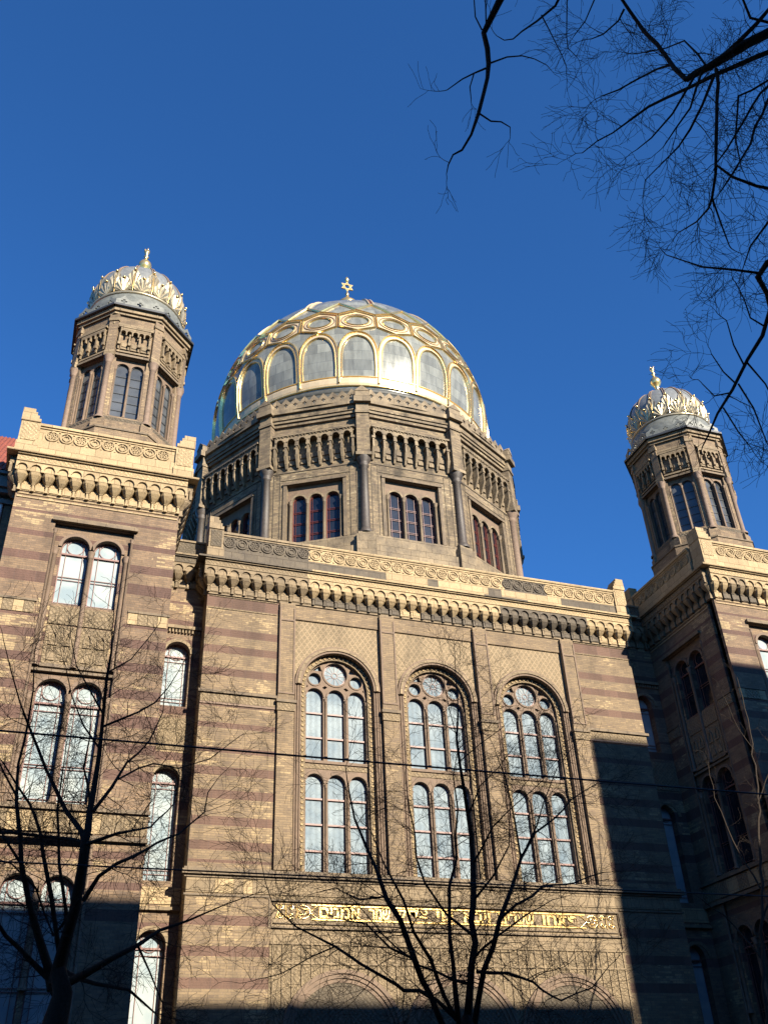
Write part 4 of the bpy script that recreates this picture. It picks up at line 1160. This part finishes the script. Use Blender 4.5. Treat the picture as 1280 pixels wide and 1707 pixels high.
# tree in front of the central block
YC, YL = -16.0, -15.0
def projC(u, v): return at_y(u, v, YC+.6*sin(u/37.0)+.35*sin(v/53.0))
bC = at_y(775, 1707, YC)
LC = [
 [(778,1720,13),(783,1650,12),(786,1606,11),(789,1503,10),(788,1440,8.5),(785,1392,7.5),(775,1326,6),(767,1279,5),(761,1232,4),(763,1193,3.2),(760,1138,2),(758,1095,1.2)],
 [(765,1707,9),(755,1606,7),(749,1529,6),(749,1477,5),(761,1431,4),(759,1392,3.6),(763,1349,3),(755,1294,2),(762,1255,1.2)],
 [(740,1715,10),(729,1690,9.5),(693,1606,8.5),(667,1534,8),(644,1498,7),(626,1446,5.5),(612,1415,4.5),(591,1365,3.4),(580,1310,2.2),(576,1279,1.4)],
 [(760,1700,7),(740,1660,6.5),(718,1600,5.5),(690,1555,4.5),(672,1500,3.6),(640,1440,2.6),(620,1390,1.6)],
 [(789,1560,5),(744,1524,4),(708,1472,3.4),(694,1430,3),(691,1388,2.5),(681,1341,1.9),(676,1300,1.2)],
 [(790,1710,10),(796,1673,9.5),(806,1617,8.5),(832,1534,7.5),(852,1482,6),(868,1431,4.6),(892,1388,3.6),(923,1365,3),(951,1333,2.3),(994,1306,1.4)],
 [(835,1530,5),(860,1508,4.5),(888,1493,4),(904,1477,3.6),(956,1472,2.6),(1007,1454,1.6),(1050,1452,1)],
 [(868,1431,3.4),(857,1365,2.6),(841,1294,2),(826,1255,1.3)],
 [(878,1410,2.6),(905,1340,2),(928,1280,1.4),(960,1240,1)],
 [(757,1695,7),(729,1668,6),(662,1642,5),(600,1606,4.2),(559,1578,3.5),(492,1544,2.4),(455,1508,1.7),(443,1472,1.2),(430,1410,.8)],
 [(556,1579,2.4),(517,1596,1.9),(471,1622,1.3),(430,1632,.9)],
 [(795,1620,5),(847,1622,4.2),(888,1637,3.6),(935,1668,2.8),(986,1647,2),(1015,1610,1.2)],
 [(786,1600,4),(830,1560,3),(870,1530,2.2),(920,1500,1.4)],
 [(790,1500,4),(822,1460,3),(848,1410,2.2),(850,1340,1.5),(880,1300,1)],
 [(788,1440,3.4),(820,1380,2.4),(860,1340,1.8),(905,1300,1.2)],
 [(780,1360,3),(800,1310,2.2),(830,1280,1.5),(860,1240,1)],
 [(765,1270,2.2),(800,1240,1.6),(835,1215,1)],
 [(760,1225,2),(748,1180,1.4),(738,1120,.9)],
 [(694,1600,4),(650,1580,3),(610,1540,2.2),(560,1530,1.4)],
 [(640,1495,3),(600,1500,2.2),(560,1480,1.6),(520,1490,1)],
 [(780,1640,5),(700,1610,3),(640,1560,2),(590,1500,1.3)],
]
tree('bare_tree', (bC.x, YC, 0), 'bare many-stemmed tree in front of the middle of the facade, rising over the gilded inscription', LC,
     [(Vector((bC.x, YC, -.1)), .19), (Vector((bC.x, YC, 1.6)), .15), (Vector((bC.x+.02, YC, 2.6)), .14), (Vector((bC.x+.03, YC, bC.z-.15)), .15), (Vector((bC.x+.03, YC, bC.z+.12)), .06)],
     projC, .58/108.0, 11, 4.0, .88, 2, .0085)

# tree in front of the left tower
def projL(u, v): return at_y(u, v, YL+.6*sin(u/41.0)+.35*sin(v/61.0))
bL = at_y(92, 1707, YL)
LL = [
 [(95,1640,20),(97,1620,19),(112,1560,15),(126,1512,13),(138,1440,11),(142,1404,10),(147,1384,9),(156,1321,7.5),(166,1259,6),(172,1196,5),(178,1134,4),(186,1087,2.8),(188,1040,1.2)],
 [(88,1650,13),(80,1610,12),(68,1573,10),(50,1512,8),(36,1440,6.5),(31,1368,5.2),(28,1337,4.6),(31,1274,3.8),(47,1206,3),(56,1150,2),(58,1087,1.2)],
 [(101,1601,7),(86,1494,5.5),(72,1422,4.6),(59,1361,4),(50,1340,3.5),(31,1312,2.6),(5,1270,2)],
 [(112,1530,5),(108,1501,4.2),(99,1440,3.6),(96,1350,2.8),(103,1300,1.8),(110,1250,1)],
 [(140,1400,7),(137,1387,6.5),(103,1337,5.6),(78,1284,4.6),(62,1243,3.8),(47,1206,3.2),(34,1171,2.4),(19,1118,1.6),(6,1065,1)],
 [(90,1655,11),(144,1623,8.5),(187,1598,7),(230,1576,5.5),(266,1551,4),(313,1535,2.8),(359,1515,2),(431,1488,1)],
 [(140,1500,6.5),(165,1461,5),(194,1440,4.2),(244,1416,3.4),(298,1390,2.6),(341,1354,2),(347,1321,1.5),(362,1300,1)],
 [(146,1407,4.6),(194,1390,3.6),(251,1379,2.6),(290,1340,1.6),(300,1290,1)],
 [(156,1352,5),(187,1312,4.2),(212,1271,3.2),(250,1234,2.2),(272,1187,1.5),(276,1150,.9)],
 [(198,1299,3),(231,1281,2.6),(256,1273,2.2),(297,1281,1.8),(350,1265,1.6),(375,1246,1.2),(400,1227,.9)],
 [(170,1212,3.4),(231,1187,2.6),(259,1171,2.2),(281,1146,1.6),(312,1093,.9)],
 [(180,1121,2.4),(219,1099,1.8),(247,1065,1.3),(266,1040,.9)],
 [(140,1404,5),(100,1397,4.6),(60,1393,4.2),(20,1388,4),(-30,1384,3.6)],
 [(172,1190,3),(150,1150,2.2),(128,1110,1.6),(118,1060,1)],
 [(168,1250,3),(140,1210,2.4),(120,1160,1.8),(110,1110,1)],
 [(147,1384,4),(150,1330,3.4),(140,1280,2.6),(150,1230,2),(152,1180,1.2)],
 [(90,1640,8),(50,1600,6),(10,1560,5),(-30,1500,4)],
 [(110,1620,6),(160,1640,4.5),(215,1650,3.4),(260,1690,2)],
 [(230,1576,3),(250,1620,2.2),(270,1670,1.4)],
 [(30,1330,3),(8,1290,2.4),(-15,1240,1.8)],
 [(36,1440,4),(10,1400,3),(-20,1340,2)],
 [(126,1512,5),(90,1560,3),(60,1480,2.4),(20,1440,1.8),(-10,1430,1.2)],
]
tree('bare_tree', (bL.x, YL, 0), 'dark thick-trunked bare tree in front of the left tower at the lower left', LL,
     [(Vector((bL.x, YL, -.1)), .28), (Vector((bL.x, YL, 1.4)), .23), (Vector((bL.x, YL, 2.4)), .20), (Vector((bL.x, YL, bL.z)), .18), (Vector((bL.x+.05, YL, bL.z+.4)), .14), (at_y(97, 1615, YL), .11)],
     projL, .68/108.0, 23, 3.8, .9, 2, .0085)

# big tree on the viewer's side, trunk outside the frame on the right
def projO(u, v): return at_d(u, v, 12.5+.8*sin(u/71.0)+.7*sin(v/83.0+1))
LO = [
 [.3,(1040,-230,9),(930,-140,8),(865,-60,6.5),(833,0,5.5),(806,55,4.6),(812,80,4),(814,105,3.8),(812,130,3.4),(806,155,3),(797,190,2.6),(785,225,2),(770,250,1.7),(755,258,1.2),(747,275,.9),(744,290,.6)],
 [.3,(797,188,1.4),(818,202,1.2),(835,203,1),(850,212,.8),(850,222,.6)],
 [.3,(815,106,1.6),(845,95,1.3),(870,93,1.1),(890,98,.9),(910,108,.7)],
 [.3,(809,114,1.6),(790,122,1.3),(770,132,1.1),(745,150,.8)],
 [.3,(790,122,1),(783,145,.9),(785,165,.7)],
 [.3,(803,50,1.2),(792,28,1),(790,0,.9)], [.3,(810,42,1.2),(809,0,1),(800,-20,.9)],
 [.3,(960,-40,3),(935,-10,2.4),(925,10,2.1),(895,35,1.7),(870,52,1.3),(855,65,1),(840,67,.8),(828,60,.6)],
 [.3,(902,25,1.2),(915,50,1),(935,90,.8),(943,108,.6)], [.3,(945,-30,1.2),(944,60,.9),(946,80,.8),(958,92,.6)], [.3,(1000,-30,1.6),(990,0,1.3),(975,35,1),(956,60,.8)],
 [(1470,-80,13),(1330,25,10.5),(1280,55,8.5),(1240,75,7.5),(1200,100,6.5),(1180,112,6),(1160,122,5.5),(1143,133,4.6)],
 [(1143,133,4),(1110,95,3.6),(1075,55,3.2),(1050,20,2.8),(1030,-10,2.6),(1010,-50,2.2)],
 [(1120,107,2.2),(1095,115,1.9),(1060,133,1.6),(1030,150,1.3),(1003,160,1)],
 [(1040,15,2),(1030,35,1.6),(1005,57,1.2),(985,65,.9)],
 [(1360,50,5),(1290,83,4.4),(1230,108,3.8),(1190,125,3.4),(1150,145,3),(1110,163,2.6),(1080,178,2.1),(1050,200,1.7),(1020,222,1.3),(995,235,1),(970,255,.8)],
 [.65,(1193,115,3),(1194,170,2.8),(1193,230,2.5),(1192,290,2.2),(1186,330,1.8),(1180,348,1.6),(1160,370,1.2),(1130,388,.8)],
 [(1185,112,4.4),(1230,70,3.6),(1260,40,3.2),(1290,5,3),(1330,-50,3)],
 [.65,(1340,90,3),(1290,135,2.4),(1267,155,2),(1240,200,1.7),(1210,250,1.4),(1195,270,1)],
 [.65,(1320,120,3),(1290,150,2.4),(1270,190,2),(1250,240,1.7),(1220,290,1.4),(1200,320,1)],
 [(1190,125,2.4),(1170,175,2),(1150,215,1.7),(1130,245,1.3),(1100,275,1),(1075,300,.8),(1072,320,.6)],
 [.65,(1193,275,1.6),(1220,295,1.8),(1260,310,2.2),(1310,320,2.6)],
 [(1160,122,2),(1120,190,1.6),(1085,230,1.2),(1060,250,.8)], [(1170,118,2),(1150,180,1.6),(1125,215,1.3),(1105,245,.8)],
 [(1180,115,1.8),(1162,90,1.6),(1140,68,1.4),(1110,80,1.1),(1060,90,.8)],
 [(1300,120,2),(1230,160,1.6),(1225,230,1.2),(1235,280,.8)], [(1290,40,2.4),(1250,30,2),(1230,-20,1.6)],
 [.45,(1400,400,7),(1300,428,5.4),(1278,438,4.8),(1262,462,4.2),(1278,490,3.8),(1283,515,3.4),(1270,560,3.1),(1245,600,2.8),(1220,650,2.3),(1195,690,1.8),(1180,725,1.3),(1170,745,.9)],
 [.45,(1262,455,2.2),(1225,450,1.8),(1170,445,1.4),(1140,435,1.1),(1110,425,.8)],
 [.65,(1186,330,1.5),(1200,370,1.2),(1215,410,.9)], [.65,(1310,330,2.4),(1280,370,1.8),(1250,410,1.3),(1240,440,.9)],
 [.65,(1275,545,1.6),(1250,530,1.3),(1240,500,1),(1225,470,.8)], [.65,(1240,610,1.6),(1222,575,1.3),(1212,540,.9)],
 [.65,(1226,640,1.5),(1205,620,1.2),(1185,590,.8)], [.65,(1245,605,1.6),(1275,640,1.3),(1300,690,1)], [.65,(1230,640,1.5),(1255,680,1.2),(1278,740,.9)],
 [(1215,655,1.4),(1190,660,1.1),(1170,640,.8)], [(1205,680,1.3),(1230,720,1),(1250,745,.7)],
]
TOB = Vector((-2.2, -27.2, 0))
def extraO(T):
    top = Vector((-3.0, -26.2, 9.0))
    fork = Vector((-2.7, -26.8, 6.2))
    tgt = [(projO(1040, -230), .075), (projO(1470, -80), .11), (projO(1400, 400), .06), (projO(1310, 320), .025), (projO(1000, -30), .016), (projO(960, -40), .03), (projO(1340, 90), .03), (projO(1320, 120), .03), (projO(1330, -50), .03), (projO(1360, 50), .045), (projO(1290, 40), .03), (projO(1300, 120), .02)]
    for i, (p, r) in enumerate(tgt):
        a = fork if i == 2 else top
        if i < 3: m = a.lerp(p, .5)+Vector((.2, -.3, .5)); T.limbs([a, m, p], [r*2.2, r*1.5, r])
        else:
            m = tgt[1][0].lerp(p, .5)+Vector((.1, -.1, .15)); T.limbs([tgt[1][0], m, p], [r*1.3, r*1.1, r])
tree('bare_tree', tuple(TOB), 'tall bare tree whose dark limbs hang into the sky along the top and right edges', LO,
     [(Vector((-2.2, -27.2, -.1)), .42), (Vector((-2.3, -27.1, 3)), .34), (Vector((-2.7, -26.8, 6.2)), .30), (Vector((-3.0, -26.2, 9.0)), .22), (Vector((-3.1, -26.0, 12.0)), .12), (Vector((-2.9, -25.8, 15)), .05)],
     projO, 1.05/126.0, 31, 1.85, .64, 2, .0075, -.02, extraO)

# slim tree in the shade at the right
def projR(u, v): return at_y(u, v, -7.0+.4*sin(u/31.0))
bR = at_y(1275, 1707, -7)
LR = [
 [(1275,1720,5),(1270,1600,4.5),(1266,1450,4),(1262,1330,3),(1254,1240,2.4),(1240,1180,1.8),(1228,1130,1.2)],
 [(1266,1480,3),(1220,1400,2.2),(1190,1330,1.6),(1180,1270,1)], [(1268,1540,3),(1300,1460,2.4),(1310,1380,1.6)],
 [(1262,1340,2),(1285,1280,1.5),(1290,1210,1)], [(1256,1250,1.4),(1230,1215,1.1),(1205,1160,.8)], [(1270,1600,3),(1220,1540,2),(1170,1500,1.4)],
]
tree('bare_tree', (bR.x, -7, 0), 'slim young bare tree with pale stems in front of the right tower', LR,
     [(Vector((bR.x, -7, -.1)), .07), (Vector((bR.x, -7, 2.5)), .06), (Vector((bR.x, -7, bR.z)), .05)], projR, .5/50.0, 41, 1.2, .6, 1, .006)

# ------------------------------------------------------------------ overhead cables over the street
def cable(z, y, r, sag, lab):
    mb = MB(); pts = []
    for i in range(61):
        x = -60+2*i; pts.append((x, y, z+sag*((x+10)/50)**2))
    mb.tube(pts, r, 6); o = mb.build('overhead_cable', [M_wire], None, label=lab, category='cable', group='cables strung along the street')
cable(5.92, -20, .012, .6, 'upper black cable crossing the whole facade at mid-window height')
cable(4.50, -20, .009, .5, 'lower thin black cable running just below the tall window sills')
